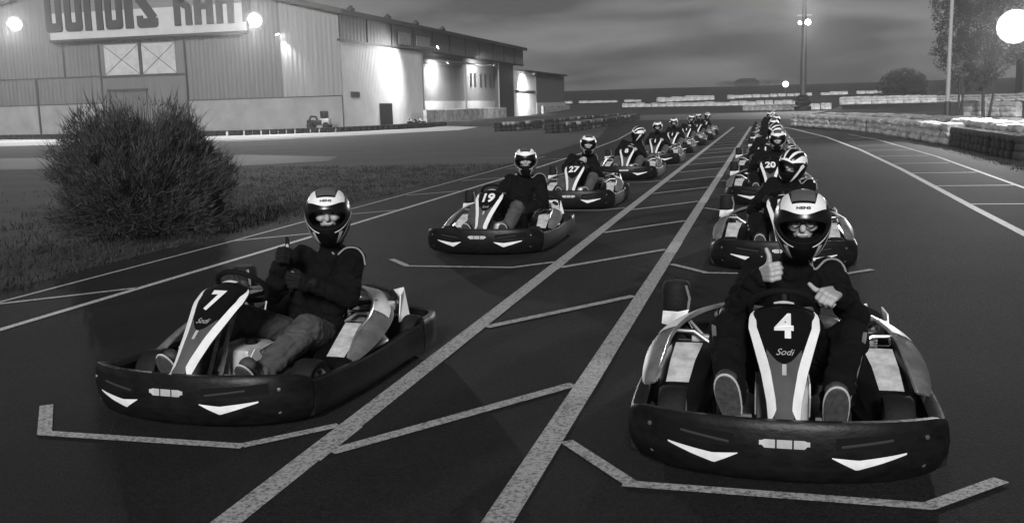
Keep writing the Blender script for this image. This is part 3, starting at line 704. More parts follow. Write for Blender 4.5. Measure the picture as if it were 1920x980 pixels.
    for s in (1, -1):
        for y0_, z0_, x1_, y1_, z1_ in ((.16, .30, .57, .20, .40), (.30, .16, .50, .40, .42), (.52, .12, .36, .60, .43)):
            MB().tube([(s*.33, y0_, z0_), (s*(.33+x1_)/2, (y0_+y1_)/2, (z0_+z1_)/2+.03), (s*x1_, y1_, z1_-.02)], .010, 8).build('stay', 'silver', r)
        mb = MB(); mb.box(.33*s if s > 0 else -.47, .47 if s > 0 else -.33, .24, .29, .24, .345); mb.build('battery', 'tank' if s < 0 else 'pod_grey', r, bevel=.01)
        mb = MB(); mb.grid([[(s*.34, .30, .17), (s*.60, .30, .20)], [(s*.34, .55, .17), (s*.46, .55, .20)]]); mb.build('guard_plate', 'plastic', r, solid=.008)
    mb = MB(); mb.tube(spline([(-.34, .92, .1), (-.34, .93, .33), (-.2, .93, .40), (.2, .93, .40), (.34, .93, .33), (.34, .92, .1)], 24), .014, 8); mb.build('rear_hoop', 'metal', r)
    # intake side (driver's right): upright dark air box
    ab = empty('air_box'); ab.parent = r
    mb = MB(); mb.lathe([(.001, 0), (.07, 0), (.078, .01), (.08, .13), (.076, .15), (.06, .165), (.001, .168)], (-.58, .56, .42), (0, 0, 1), 22); mb.build('canister', 'rubber', ab)
    mb = MB(); mb.tube([(-.52, .50, .57), (-.50, .49, .50), (-.51, .50, .43)], .008, 6); mb.build('clamp', 'silver', ab)
    mb = MB(); mb.tube([(-.58, .56, .42), (-.5, .5, .3), (-.36, .45, .26)], .028, 10); mb.box(-.50, -.30, .3, .52, .1, .28); mb.build('intake_duct', 'plastic', ab)
    mb = MB(); mb.grid([[(-.65, .44, .36), (-.645, .46, .43)], [(-.58, .42, .35), (-.56, .44, .43)], [(-.52, .44, .39), (-.50, .46, .44)]]); mb.build('label_plate', 'dirty_white', ab, solid=.004)
    return r

# ------------------------------------------------------------------ drivers
def HP(x, e, o=0.0):               # helmet shell: x -1..1 across, e degrees in the side plane (0 front, 90 top)
    ex, ey, ez = .134+o, .155+o, .148+o
    x = max(-1, min(1, x)); r = math.sqrt(max(0, 1-abs(x)**2.2)); t = math.radians(e)
    y = -ey*r*math.cos(t); z = ez*r*math.sin(t)
    if y < 0 and z < 0: y -= .030*min(1, -z/.07)*r*max(0, math.cos(t))**.5*(1-abs(x)**2)
    if z < 0: z *= 1.34
    return Vector((ex*x, y, z))
def port(x, e): return (abs(x)/.84)**3.2+(abs(e+3)/(21 if e > -3 else 17))**3.2
def helmet(parent, Mx, style=0, det=2):
    X = lambda p: Mx @ p
    mb = MB(); nx, ne = (56, 120) if det > 1 else (32, 72)
    V = []
    for i in range(ne):
        e = -180+360*i/ne; row = []
        for j in range(nx+1):
            x = math.sin(math.pi/2*(2*j/nx-1)); p = HP(x, e); p.z = max(p.z, -.168); row.append(mb.bm.verts.new(X(p)))
        V.append(row)
    for i in range(ne):
        e = -180+360*(i+.5)/ne
        for j in range(nx):
            x = math.sin(math.pi/2*(2*(j+.5)/nx-1))
            if port(x, e) < 1 or HP(x, e).z < -.166: continue
            try: mb.bm.faces.new((V[i][j], V[i][j+1], V[(i+1) % ne][j+1], V[(i+1) % ne][j]))
            except ValueError: pass
    sh = mb.build('helmet', 'gloss_black', parent, solid=0, merge=.0002)
    pp = []
    for k in range(48):
        t = 2*math.pi*k/48; c, s_ = math.cos(t), math.sin(t)
        x = .84*math.copysign(abs(c)**(2/3.2), c); e = -3+(21 if s_ > 0 else 17)*math.copysign(abs(s_)**(2/3.2), s_); pp.append(X(HP(x, e, -.002)))
    mb = MB(); mb.tube(pp+[pp[0]], .006, 6, cap=False); mb.build('visor_gasket', 'black', sh)
    mb = MB()          # open shield lifted a little / clear strip is left out; black interior padding
    mb.ell((0, 0, 0), .115, .125, .128, None, 20)
    bmf = [f for f in mb.bm.faces if f.calc_center_median().y < -.02]
    bmesh.ops.delete(mb.bm, geom=bmf, context='FACES')
    for v in mb.bm.verts: v.co = X(v.co)
    mb.build('padding', 'black', sh)
    # white graphics
    def ribbon(nm, pts, ws, m='white', o=.003, n=26):
        P = spline([(*p, 0) for p in pts], n); rows = []
        for i, p in enumerate(P):
            d = (P[min(i+1, n-1)]-P[max(i-1, 0)]); d = Vector((d.x, d.y/65, 0)).normalized(); wv = interp(i/(n-1), [k/(len(ws)-1) for k in range(len(ws))], ws)
            nr = Vector((-d.y, d.x*65, 0))
            rows.append([X(HP(p.x+nr.x*wv*t, p.y+nr.y*wv*t, o)) for t in (-1, -.33, .33, 1)])
        mb = MB(); mb.grid(rows); mb.build(nm, m, sh)
    if style == 0:
        # U-shaped crest
        rows = []
        for i in range(41):
            x = lerp(-.76, .76, i/40); ax = abs(x)
            bot = 27+22*(ax/.8)**2.0
            top = 88 if ax > .50 else 49+ (0 if ax < .40 else (ax-.40)/.10*39)
            top = min(top, 112-(max(0, ax-.5)/.3)**1.5*55)
            rows.append([X(HP(x, lerp(bot, top, t), .003)) for t in (0, .33, .66, 1)])
        mb = MB(); mb.grid(rows); mb.build('crest', 'white', sh)
        mb = MB(); mb.grid([[X(HP(x, e_, .004)) for e_ in (54, 66, 78, 90)] for x in [lerp(-.40, .40, i/10) for i in range(11)]]); mb.build('top_vent', 'grey_panel', sh)
        if det > 1:
            mb = MB(); text_on(mb, 'NENS', .022, lambda x, y: X(HP(x/.134, 39+y/.148*57.3, .0055)), bold=.001, sx=1.15, sy=.8); mb.build('crest_lettering', 'black', sh, smooth=False)
        for s in (1, -1):
            ribbon('trim_stripe', [(s*.985, 18), (s*.97, -8), (s*.84, -21), (s*.60, -25), (s*.32, -26)], [.016, .024, .026, .022, .012])
            ribbon('trim_stripe', [(s*.985, -8), (s*.93, -27), (s*.74, -42), (s*.42, -56)], [.014, .024, .026, .012])
            if style == 0 and det > 0:
                ribbon('chin_wedge', [(s*.58, -30), (s*.48, -42), (s*.34, -56)], [.075, .06, .015], m='tank')
    else:
        for s in (1, -1):
            ribbon('side_swoosh', [(s*.5, 24), (s*.75, 45), (s*.85, 85), (s*.86, 130), (s*.95, 160)], [.03, .12, .13, .08, .02])
            ribbon('side_swoosh', [(s*.995, 60), (s*.985, 20), (s*.95, -15), (s*.75, -40), (s*.4, -58)], [.02, .05, .07, .09, .03])
            ribbon('side_swoosh', [(s*.2, 30), (s*.3, 60), (s*.42, 100), (s*.4, 150)], [.05, .10, .08, .02])
        ribbon('crest', [(-.55, 26), (0, 31), (.55, 26)], [.03, .08, .03])
    return sh
def fist(mb, wrist, Z, X, Y, thumb='up', sc=1.15):
    w_ = Vector(wrist); Z, X, Y = Vector(Z).normalized(), Vector(X).normalized(), Vector(Y).normalized()
    P = lambda x, y, z: w_+(X*x+Y*y+Z*z)*sc
    c = lambda a, b, r1, r2: mb.capsule(P(*a), P(*b), r1*sc, r2*sc, 10, 3)
    for i, x in enumerate((.030, .011, -.009, -.028)):
        L = (1.0, 1.06, 1.0, .86)[i]; z0 = (.082, .087, .083, .075)[i]
        c((x*.55, 0, .012), (x, .002, z0), .0165, .0145)
        c((x, .000, z0), (x*1.02, .032*L, z0+.014), .0105, .0100)
        c((x*1.02, .032*L, z0+.014), (x, .052*L, z0-.010), .0098, .0092)
        c((x, .052*L, z0-.010), (x, .036, z0-.030), .0090, .0085)
    c((.0, .008, .02), (.0, .014, .06), .026, .024)
    c((.018, .012, .018), (.040, .022, .045), .0165, .0135)
    if thumb == 'up':
        c((.040, .022, .045), (.070, .024, .052), .0125, .0110); c((.070, .024, .052), (.098, .018, .050), .0108, .0092)
    else:
        c((.040, .022, .045), (.040, .044, .070), .0125, .0108); c((.040, .044, .070), (.022, .062, .082), .0105, .0090)
def rot(ax, deg): return Matrix.Rotation(R_(deg), 3, ax)
def driver(P, style=0, det=2, glasses=False, gloves=(False, False), jacket='fabric', trousers='fabric_grey', rgt='up', lft='grip', stripe=False, hz=0):
    """P: joints in kart coordinates. suffix r = the driver's right (-x)."""
    V3 = {k: Vector(v) for k, v in P.items() if k not in ('head_rot', 'axes_r', 'axes_l')}
    rx, ry, rz = P.get('head_rot', (0, 0, 0)); H = rot('Z', rz) @ rot('Y', ry) @ rot('X', rx)
    hc = V3['head']; T = Matrix.Translation(hc) @ H.to_4x4()
    b = MB()
    # body: one continuous surface
    b.ell(hc+H @ Vector((0, .012, .02)), .076, .098, .105, H)
    b.capsule(hc+H @ Vector((0, -.03, -.055)), hc+H @ Vector((0, -.05, -.075)), .05, .035)
    b.capsule(hc+H @ Vector((0, -.076, .018)), hc+H @ Vector((0, -.099, -.018)), .011, .016, 10)      # nose
    for s in (1, -1):
        b.capsule(hc+H @ Vector((s*.012, -.079, .032)), hc+H @ Vector((s*.05, -.068, .032)), .011, .010, 10)   # brow
        b.capsule(hc+H @ Vector((s*.040, -.062, -.018)), hc+H @ Vector((s*.052, -.045, -.02)), .022, .018, 10)  # cheek
        b.capsule(hc+H @ Vector((s*.076, .01, .02)), hc+H @ Vector((s*.078, .02, -.01)), .010, .008, 8)         # ear
    b.capsule(hc+H @ Vector((-.02, -.082, -.048)), hc+H @ Vector((.02, -.082, -.048)), .010, .010, 8)  # lips
    b.capsule(V3['neck'], hc, .055, .055)
    b.capsule(V3['hip'], V3['chest'], .12, .13); b.capsule(V3['chest'], V3['neck']-Vector((0, 0, .05)), .13, .07)
    for s, k in ((1, 'l'), (-1, 'r')):
        b.capsule(V3['chest']+Vector((0, 0, .06)), V3['sh'+k], .09, .055)
        b.capsule(V3['sh'+k], V3['el'+k], .05, .038); b.capsule(V3['el'+k], V3['wr'+k], .038, .026)
        hp = V3['hip']+Vector((s*.09, -.02, -.02))
        b.capsule(hp, V3['kn'+k], .082, .052); b.capsule(V3['kn'+k], V3['an'+k], .05, .034)
        b.capsule(V3['an'+k], V3['toe'+k], .034, .028)
    def axes(k):
        Zv, Xv = [Vector(v).normalized() for v in P['axes_'+k]]; Xv = (Xv-Zv*Xv.dot(Zv)).normalized(); Yv = Zv.cross(Xv)*(1 if k == 'l' else -1)
        return Zv, Xv, (Yv if k == 'r' else Yv)
    gl = []
    for k, mode, g in (('r', rgt, gloves[0]), ('l', lft, gloves[1])):
        Zv, Xv, Yv = axes(k)
        if P.get('flip_'+k): Yv = -Yv
        fist(b, V3['wr'+k], Zv, Xv, Yv, mode)
        if g: gl.append((k, mode, Zv, Xv, Yv))
    body = b.build('person', 'skin', None, remesh=(.0046 if det > 1 else .009), sm=(2 if det > 1 else 1))
    # face details
    for s in (1, -1):
        e_ = MB().ell(hc+H @ Vector((s*.031, -.078, .012)), .013, .008, .008, H, 12).build('eye', 'eye', body)
        MB().capsule(hc+H @ Vector((s*.016, -.092, .030)), hc+H @ Vector((s*.050, -.084, .033)), .0042, .003, 8).build('eyebrow', 'black', body)
    if glasses:
        m = MB()
        for s in (1, -1):
            m.tube([hc+H @ Vector((s*.034+.026*math.cos(t), -.103+.010*abs(math.cos(t)), .010+.017*math.sin(t))) for t in [2*math.pi*i/20 for i in range(21)]], .0028, 6)
            m.tube([hc+H @ Vector((s*.060, -.100, .016)), hc+H @ Vector((s*.085, -.03, .016))], .003, 6)
        m.tube([hc+H @ Vector((-.009, -.108, .014)), hc+H @ Vector((.009, -.108, .014))], .003, 6)
        m.build('glasses', 'black', body)
    m = MB(); rows = []        # balaclava over mouth and chin
    for i in range(12):
        z = lerp(-.056, -.14, i/11); rr = .084*math.sqrt(max(.05, 1-((z+.03)/.14)**2)); rows.append([hc+H @ Vector((rr*math.sin(a)*1.0, -rr*1.22*math.cos(a)+.0, z)) for a in [lerp(-1.9, 1.9, j/20) for j in range(21)]])
    m.grid(rows); m.build('balaclava', 'black', body)
    helmet(body, T, style, det)
    # jacket
    b = MB()
    b.capsule(V3['hip']+Vector((0, 0, .0)), V3['chest'], .150, .158, 18); b.capsule(V3['chest'], V3['neck']-Vector((0, 0, .07)), .158, .09, 18)
    b.capsule(V3['neck']-Vector((0, 0, .04)), V3['neck']+Vector((0, -.005, .045)), .075, .066, 16)
    rnd = random.Random(int(hc.x*1000)+5)
    for s, k in ((1, 'l'), (-1, 'r')):
        b.capsule(V3['chest']+Vector((s*.04, 0, .07)), V3['sh'+k], .11, .080, 16)
        a, c, d = V3['sh'+k], V3['el'+k], V3['wr'+k]
        d = c.lerp(d, .97)
        b.capsule(a, c, .078, .058, 14); b.capsule(c, d, .060, .042, 14); b.capsule(c.lerp(d, .86), d, .047, .047, 14)
        for t in (.3, .55, .78):                       # sleeve folds
            p = a.lerp(c, t); b.capsule(p+Vector((-.03, -.03, rnd.uniform(-.02, .02))), p+Vector((.03, -.02, rnd.uniform(-.02, .02))), .050, .046, 10)
            p = c.lerp(d, t); b.capsule(p+Vector((-.02, -.01, .01)), p+Vector((.02, .01, -.01)), .044, .04, 10)
    for t in (.2, .45, .7):
        p = V3['hip'].lerp(V3['chest'], t)+Vector((0, -.06, 0)); b.capsule(p+Vector((-.09, 0, .02)), p+Vector((.08, 0, -.02)), .088, .094, 12)
    jk = b.build('jacket', jacket, body, remesh=.0085 if det > 1 else .013, sm=2); wrinkle(jk, .011)
    b = MB()
    for s, k in ((1, 'l'), (-1, 'r')):
        hp = V3['hip']+Vector((s*.09, -.02, -.02)); kn, an = V3['kn'+k], V3['an'+k]
        b.capsule(hp, kn, .105, .086, 16); b.capsule(kn, an, .084, .060, 16)
        for t in (.35, .6, .85): p = kn.lerp(an, t); b.capsule(p+Vector((-.02, -.01, .015)), p+Vector((.02, .0, -.01)), .054, .05, 12)
        p = kn+Vector((0, .05, -.03)); b.capsule(p+Vector((-.03, 0, 0)), p+Vector((.03, 0, 0)), .055, .055, 12)
    b.capsule(V3['hip']+Vector((-.07, 0, 0)), V3['hip']+Vector((.07, 0, 0)), .125, .125, 16)
    tr_ = b.build('trousers', trousers, body, remesh=.0085 if det > 1 else .013, sm=2); wrinkle(tr_, .009)
    if det > 0:
        m = MB()     # shoulder piping
        for s, k in ((1, 'l'),):
            a = V3['sh'+k]; nkk = V3['neck']
            pts = [a+Vector((-.10*s, -.075, .085)), a+Vector((-.075*s, -.085, .045)), a+Vector((-.055*s, -.080, .035)), a+Vector((-.01*s, -.05, .075)), a+Vector((.045*s, -.02, .072)), a+Vector((.082*s, -.01, .03)), a+Vector((.092*s, -.01, -.03))]
            m.tube(spline(pts, 20), .0055, 6)
            pts = [a+Vector((-.05*s, -.01, .105)), a+Vector((-.075*s, -.05, .09)), a+Vector((-.075*s, -.085, .045))]
            m.tube(spline(pts, 10), .005, 6)
        m.build('piping', 'piping', jk)
    if det > 0:
        m = MB(); h_, c_ = V3['hip'], V3['chest']
        m.grid([[h_.lerp(c_, t)+Vector((.176*math.sin(a), -.176*math.cos(a), 0)) for a in (.95, 1.15, 1.4)] for t in (.12, .3, .5, .68)]); m.build('side_panel', 'piping', jk, solid=.004)
    if stripe:       # pale outer side panel of the trouser leg
        for s, k in ((1, 'l'), (-1, 'r')):
            kn, an = V3['kn'+k], V3['an'+k]; hp = V3['hip']+Vector((s*.09, -.02, -.02)); m = MB()
            pts = [(hp.lerp(kn, .6)+Vector((s*.072, 0, .03)), .018), (kn+Vector((s*.060, -.015, .045)), .022), (kn.lerp(an, .35)+Vector((s*.056, -.035, .0)), .022), (kn.lerp(an, .9)+Vector((s*.047, -.03, 0)), .018)]
            pp = spline([p for p, _ in pts], 16); m.grid([[p+Vector((-s*.014, -.018, .0)), p+Vector((s*.006, 0, 0)), p+Vector((-s*.002, .03, -.004))] for p in pp]); m.build('side_panel', 'pod_grey', tr_, solid=.004)
    if gl:
        for k, mode, Zv, Xv, Yv in gl:
            b = MB(); fist(b, V3['wr'+k]-Zv*.004-Yv*.002, Zv, Xv, Yv, mode, 1.22); b.capsule(V3['wr'+k]-Zv*.05, V3['wr'+k]+Zv*.01, .036, .032)
            b.build('glove', 'glove', body, remesh=.0046 if det > 1 else .009, sm=1)
    # shoes: sole facing where the foot points
    for s, k in ((1, 'l'), (-1, 'r')):
        an, to = V3['an'+k], V3['toe'+k]; f = (to-an).normalized(); dn = Vector((0, -.95, -.35)); dn = (dn-f*dn.dot(f)).normalized(); sd_ = f.cross(dn)
        hl = an+dn*.035-f*.055
        b = MB(); b.capsule(hl, an+f*.02, .052, .053); b.capsule(hl, to+dn*.012, .047, .042); b.capsule(an-dn*.02, to, .045, .032)
        b.capsule(to+sd_*.018+dn*.012, to-sd_*.018+dn*.012, .032, .032)
        so = b.build('shoe', 'shoe', body, remesh=.008, sm=1)
        m = MB(); out_ = []
        for t in [2*math.pi*i/28 for i in range(28)]:
            u = math.cos(t); lng = .152*math.copysign(abs(u)**.8, u); wd = .045+.012*(u+.4); out_.append((lng, wd*math.sin(t)))
        ctr = hl.lerp(to, .55)+dn*.052
        V = m.grid([[ctr+f*a*.98+sd_*c_*.98+dn*z for a, c_ in out_] for z in (-.014, .012)], closed=True); m.cap(V); m.build('sole', 'sole', so)
        m = MB(); m.tube([ctr+f*a+sd_*c_-dn*.004 for a, c_ in out_]+[ctr+f*out_[0][0]+sd_*out_[0][1]-dn*.004], .0055, 6); m.build('sole_rim', 'sole_rim', so)
    return body
def wrinkle(o, amp):
    me = o.data; nn = [v.normal.copy() for v in me.vertices]
    for v, n in zip(me.vertices, nn):
        p = v.co; q = Vector((p.x*9+2.2*noise.noise(p*5), p.y*9+1.8*noise.noise(p*4+Vector((3, 1, 2))), p.z*17+2.5*noise.noise(p*6+Vector((1, 7, 0)))))
        r_ = 1-abs(noise.noise(q))*2.6; v.co = p+n*(max(-.6, r_)*amp-amp*.25)
    me.update()
def joints(**k):
    J = dict(hip=(0, .17, .22), chest=(0, .16, .58), neck=(0, .10, .80), head=(0, .03, .96), shl=(.17, .12, .73), shr=(-.17, .12, .73), ell=(.30, .0, .48), elr=(-.30, .0, .48),
             wrl=(.17, -.27, .62), wrr=(-.17, -.27, .62), knl=(.25, -.28, .40), knr=(-.25, -.28, .40), anl=(.20, -.66, .20), anr=(-.20, -.66, .20), toel=(.215, -.73, .31), toer=(-.215, -.73, .31),
             axes_l=((-.1, -.75, .1), (-.55, .1, .75)), axes_r=((.1, -.75, .1), (.55, .1, .75)), head_rot=(8, 0, 0))
    J.update(k); return J

def place(root, loc, rz): root.location = loc; root.rotation_euler = (0, 0, R_(rz)); return root
def put(kart, drv, x, y, rz, klabel, dlabel, side):
    place(kart, (x, y, .004), rz); place(drv, (x, y, .004), rz)
    tag(kart, klabel, 'go-kart', 'go-karts lined up on the starting grid'); tag(drv, dlabel, 'person', 'drivers sitting in the go-karts')

# row 1
k4 = make_kart('4'); 
d4 = driver(joints(hip=(.02, .14, .22), chest=(.03, .10, .56), neck=(.065, .0, .83), head=(.085, -.15, 1.02), shl=(.215, .04, .73), shr=(-.13, .03, .73), ell=(.35, -.14, .54), elr=(-.22, -.18, .57), wrl=(.24, -.34, .71), wrr=(-.105, -.30, .775),
                    knl=(.305, -.36, .50), knr=(-.26, -.36, .51), anl=(.215, -.72, .26), anr=(-.225, -.70, .28), toel=(.215, -.78, .37), toer=(-.245, -.76, .40),
                    axes_r=((.45, -.75, .25), (.0, -.12, 1)), axes_l=((-.45, -.85, .0), (-.85, .1, .40)), head_rot=(10, 0, 0)), 0, 2, glasses=True, gloves=(False, False), jacket='fabric', trousers='fabric', rgt='up', lft='up', stripe=True)
put(k4, d4, .08, 5.07, 0, 'black go-kart with white number 4 on its nose, front right of the grid', 'driver in dark suit and glasses giving a thumbs up behind number 4', 0)
k7 = make_kart('7')
d7 = driver(joints(hip=(.16, .20, .22), chest=(.25, .17, .56), neck=(.345, .11, .80), head=(.38, .02, 1.012), shl=(.46, .13, .72), shr=(.12, .12, .72), ell=(.53, -.06, .53), elr=(.02, -.06, .53), wrl=(.34, -.22, .64), wrr=(.175, -.15, .745),
                    knl=(.34, -.24, .37), knr=(-.10, -.30, .44), anl=(.25, -.62, .18), anr=(-.2, -.66, .18), toel=(.26, -.71, .29), axes_r=((.1, -.7, .4), (.0, -.1, 1)), axes_l=((-.95, -.25, .12), (0, -.1, 1)), head_rot=(6, 0, 24)), 0, 2, gloves=(True, True), rgt='up', lft='grip', trousers='fabric_grey')
put(k7, d7, -2.875, 5.32, -4, 'black go-kart with white number 7 on its nose, front left of the grid', 'driver with black gloves raising one thumb in kart number 7', 0)
k19 = make_kart('19')
d19 = driver(joints(hip=(.06, .17, .22), chest=(.18, .14, .58), neck=(.24, .08, .82), head=(.29, .0, .98), shl=(.42, .1, .74), shr=(.07, .1, .74), ell=(.50, .0, .50), elr=(-.06, -.05, .50), wrl=(.32, -.22, .40), wrr=(0, -.27, .60), knl=(.26, -.33, .46), head_rot=(6, 0, 12)), 0, 1, gloves=(True, True), rgt='grip', lft='grip')
put(k19, d19, -3.02, 11.22, -1, 'black go-kart with white number 19 on its nose, second in the left file', 'driver in black resting an arm on a raised knee in kart number 19', 0)
k27 = make_kart('27', 1)
d27 = driver(joints(hip=(.05, .17, .22), neck=(.08, .1, .8), head=(.13, .0, .97), wrr=(.02, -.24, .70), elr=(-.25, -.05, .56), axes_r=((.8, -.3, .1), (0, -.2, 1)), head_rot=(6, 4, 14), knl=(.25, -.3, .45)), 0, 1, gloves=(False, True), rgt='grip', lft='grip')
put(k27, d27, -2.96, 15.95, 0, 'black go-kart with white number 27 on its nose, third in the left file', 'driver with one pale hand across the wheel of kart number 27', 0)
kR2 = make_kart('11')
dR2 = driver(joints(hip=(.05, .17, .22), chest=(.08, .14, .57), neck=(.08, .08, .79), head=(.10, .02, .95), shl=(.25, .12, .71), shr=(-.09, .1, .73), head_rot=(10, 14, -34)), 1, 1, gloves=(True, True), rgt='grip', lft='grip', trousers='fabric')
put(kR2, dR2, .15, 10.42, 0, 'black go-kart directly behind kart number 4, its nose hidden by that driver', 'driver leaning out sideways in a white swoosh helmet behind number 4', 0)
k20 = make_kart('20', 1)
d20 = driver(joints(hip=(.05, .17, .22), head=(.11, .0, .97), neck=(.08, .08, .8), head_rot=(8, 0, -4)), 0, 1, gloves=(True, True), rgt='grip', lft='grip', trousers='fabric')
put(k20, d20, .04, 16.5, 0, 'black go-kart with white number 20 on its nose, third in the right file', 'driver in a white crested helmet sitting upright in kart number 20', 0)
# the rest of the two files: cheaper copies of the same kart and drivers
k8 = make_kart('8', 1)
dL4 = driver(joints(head=(.18, .0, .96), neck=(.1, .08, .79), wrr=(-.02, -.24, .66), axes_r=((.8, -.3, .1), (0, -.2, 1)), head_rot=(14, 24, -50)), 1, 1, gloves=(False, False), rgt='grip', lft='grip')
put(k8, dL4, -2.93, 21.8, 0, 'black go-kart with white number 8 on its nose, fourth in the left file', 'driver in a tilted white helmet looking aside, fourth in the left file', 0)
k1 = make_kart('1', 1); d5 = driver(joints(head=(0, .02, .96), head_rot=(8, 0, 0)), 0, 0, gloves=(False, False), rgt='grip', lft='grip')
put(k1, d5, -2.9, 27.1, 0, 'black go-kart with white number 1 on its nose, fifth in the left file', 'driver with bare hands and upright white crest helmet, fifth in the left file', 0)
ordn = ['sixth', 'seventh', 'eighth', 'ninth', 'tenth']
rr = random.Random(3)
for i in range(4):
    kk, dd = copy_tree(k1), copy_tree((d5, d27, d5, dL4)[i])
    put(kk, dd, -2.9+rr.uniform(-.08, .08), 32.4+5.35*i, rr.uniform(-2, 2), 'small distant go-kart, %s from the front in the left file' % ordn[i], 'distant helmeted driver, %s from the front in the left file' % ordn[i], 0)
for i in range(6):
    kk, dd = copy_tree((k1, k27, k8)[i % 3]), copy_tree((dL4, d5, d27, dR2, d5, dL4)[i])
    put(kk, dd, .02+rr.uniform(-.12, .12), 21.6+5.35*i, rr.uniform(-2, 2), 'mostly hidden go-kart, %s from the front in the right file' % (['fourth', 'fifth']+ordn)[i], 'mostly hidden driver, %s from the front in the right file' % (['fourth', 'fifth']+ordn)[i], 0)
# ------------------------------------------------------------------ broom bush by the track
def px_x(px, Y): return ay(px, 190, Y).x
bu = empty('bush', (-8.15, 11.6, 0)); tag(bu, 'big rounded dark broom bush on the grass left of the track', 'bush')
st, fo = MB(), MB(); rb = random.Random(11)
for i in range(420):
    a = rb.uniform(0, 6.283); el = rb.uniform(.05, 1.5); L = rb.uniform(.75, 1.15)
    tip = Vector((math.cos(a)*math.cos(el)*1.12, math.sin(a)*math.cos(el)*1.12, .12+1.5*math.sin(el)))*L
    b0 = Vector((math.cos(a)*.15*rb.random(), math.sin(a)*.15*rb.random(), 0)); mid = b0.lerp(tip, .5)+Vector((0, 0, .12))
    pts = spline([b0, mid, tip], 6); st.tube(pts, .01, 3, cap=False, rs=[.012, .010, .008, .006, .004, .002])
def blade(mb, p, d, l, wv):
    d = d.normalized(); n = d.cross(Vector((rb.uniform(-1, 1), rb.uniform(-1, 1), rb.uniform(-1, 1)))).normalized()*wv
    mb.face([p-n, p+n, p+d*l])
for i in range(82000):
    a = rb.uniform(0, 6.283); s_ = rb.uniform(-.35, 1); el = math.asin(max(-1, min(1, s_))); rr_ = rb.uniform(.22, 1)**.45
    lump = 1+.20*noise.noise(Vector((math.cos(a)*2.2, math.sin(a)*2.2, s_*2.5)))+.09*noise.noise(Vector((math.cos(a)*6, math.sin(a)*6, s_*7)))
    p = Vector((math.cos(a)*math.cos(el)**.72*1.13, math.sin(a)*math.cos(el)**.72*1.08, .50+1.13*s_))*1.0
    p = Vector((p.x*rr_*lump, p.y*rr_*lump, max(.01, .50+(p.z-.50)*rr_*lump)))
    if noise.noise(p*2.4+Vector((9, 4, 1)))+.5*noise.noise(p*6) < -.20 and rr_ > .72: continue
    out_ = Vector((p.x, p.y, (p.z-.15)*1.1)).normalized()
    d = out_+Vector((rb.gauss(0, .45), rb.gauss(0, .45), .3+rb.gauss(0, .4)))
    blade(fo, p, d, rb.uniform(.05, .16)*(rb.uniform(1.4, 2.6) if rr_ > .94 and rb.random() < .35 else 1), rb.uniform(.0032, .0075))
st.build('stems', 'bark', bu, smooth=False); fo.build('foliage', 'bush_leaf', bu, smooth=False)

# ------------------------------------------------------------------ tyre stacks
def tyre_mesh():
    mb = MB(); rr_, h = .30, .19
    mb.lathe([(rr_*.55, .02), (rr_*.62, 0), (rr_*.92, 0), (rr_, .04), (rr_, h-.04), (rr_*.92, h), (rr_*.62, h), (rr_*.55, h-.02)], (0, 0, 0), (0, 0, 1), 14)
    return mb
mat('tyre_old', .018, .85, vary=.4, scale=3); mat('tyre_grey', .04, .8, v2=.14, scale=3); mat('tyre_white', .12, .7, v2=.42, scale=3)
def stack_proto(n, mats):
    r = empty('tyre_stack')
    for i in range(n):
        t = tyre_mesh().build('tyre', mats[i], r); t.location = (rb.uniform(-.03, .03), rb.uniform(-.03, .03), i*.195)
    return r
def along(path, step):
    P = [Vector(p) for p in path]; out_ = []; acc = 0
    for a, b in zip(P, P[1:]):
        L = (b-a).length; t = acc
        while t < L: out_.append((a.lerp(b, t/L), (b-a).normalized())); t += step
        acc = t-L
    return out_
used = {}
def row_of(protos, path, step, label, cat, group, jit=.06, weights=None, zf=None):
    for p, d in along(path, step):
        k_ = rb.choices(range(len(protos)), weights)[0]; pr = protos[k_]
        if pr.name not in used: used[pr.name] = 1; o = pr
        else: o = copy_tree(pr)
        o.location = (p.x+rb.uniform(-jit, jit), p.y+rb.uniform(-jit, jit), (zf(p) if zf else 0)+.01); o.rotation_euler = (0, 0, math.atan2(d.y, d.x)+rb.uniform(-.06, .06))
        lb = label(k_) if callable(label) else label
        tag(o, lb, cat, group)
d2 = stack_proto(2, ['tyre_old', 'tyre_old'])
row_of([d2], [gp(-40, 262), gp(160, 260), gp(330, 257.5), gp(500, 252.5), gp(640, 247.5), gp(740, 242.5), gp(835, 236.5)], .64, 'low pair of dark tyres in the long barrier in front of the hall', 'tyre stack', 'tyres of the long barrier in front of the hall')
d3 = stack_proto(3, ['tyre_old']*3); dw = stack_proto(3, ['tyre_old', 'tyre_old', 'tyre_white']); dg = stack_proto(3, ['tyre_grey', 'tyre_old', 'tyre_grey'])
LB = ['stack of three dark tyres in the barrier left of the far karts', 'dark tyre stack topped by a white tyre in the barrier left of the far karts', 'mixed grey and dark tyre stack in the barrier left of the far karts']
G_ = 'tyre stacks of the barrier left of the far karts'
row_of([d3, dw, dg], [gp(934, 246.5), gp(985, 243), gp(1040, 236), gp(1110, 228.5), gp(1170, 222)], .66, lambda k_: LB[k_], 'tyre stack', G_, weights=(5, 2, 3), jit=.12)
d3b = copy_tree(d3); dwb = copy_tree(dw); dgb = copy_tree(dg)
row_of([d3b, dwb, dgb], [gp(1030, 250), gp(1060, 248), gp(1110, 241), gp(1160, 232), gp(1196, 223)], .66, lambda k_: LB[k_], 'tyre stack', G_, weights=(5, 2, 3), jit=.12)
dr_ = copy_tree(d3)
row_of([dr_], [gp(1800, 273), gp(1850, 284), gp(1935, 302)], .6, 'stack of dark tyres in front of the white bales at the right edge', 'tyre stack', 'dark tyre stacks at the right edge', jit=.03)

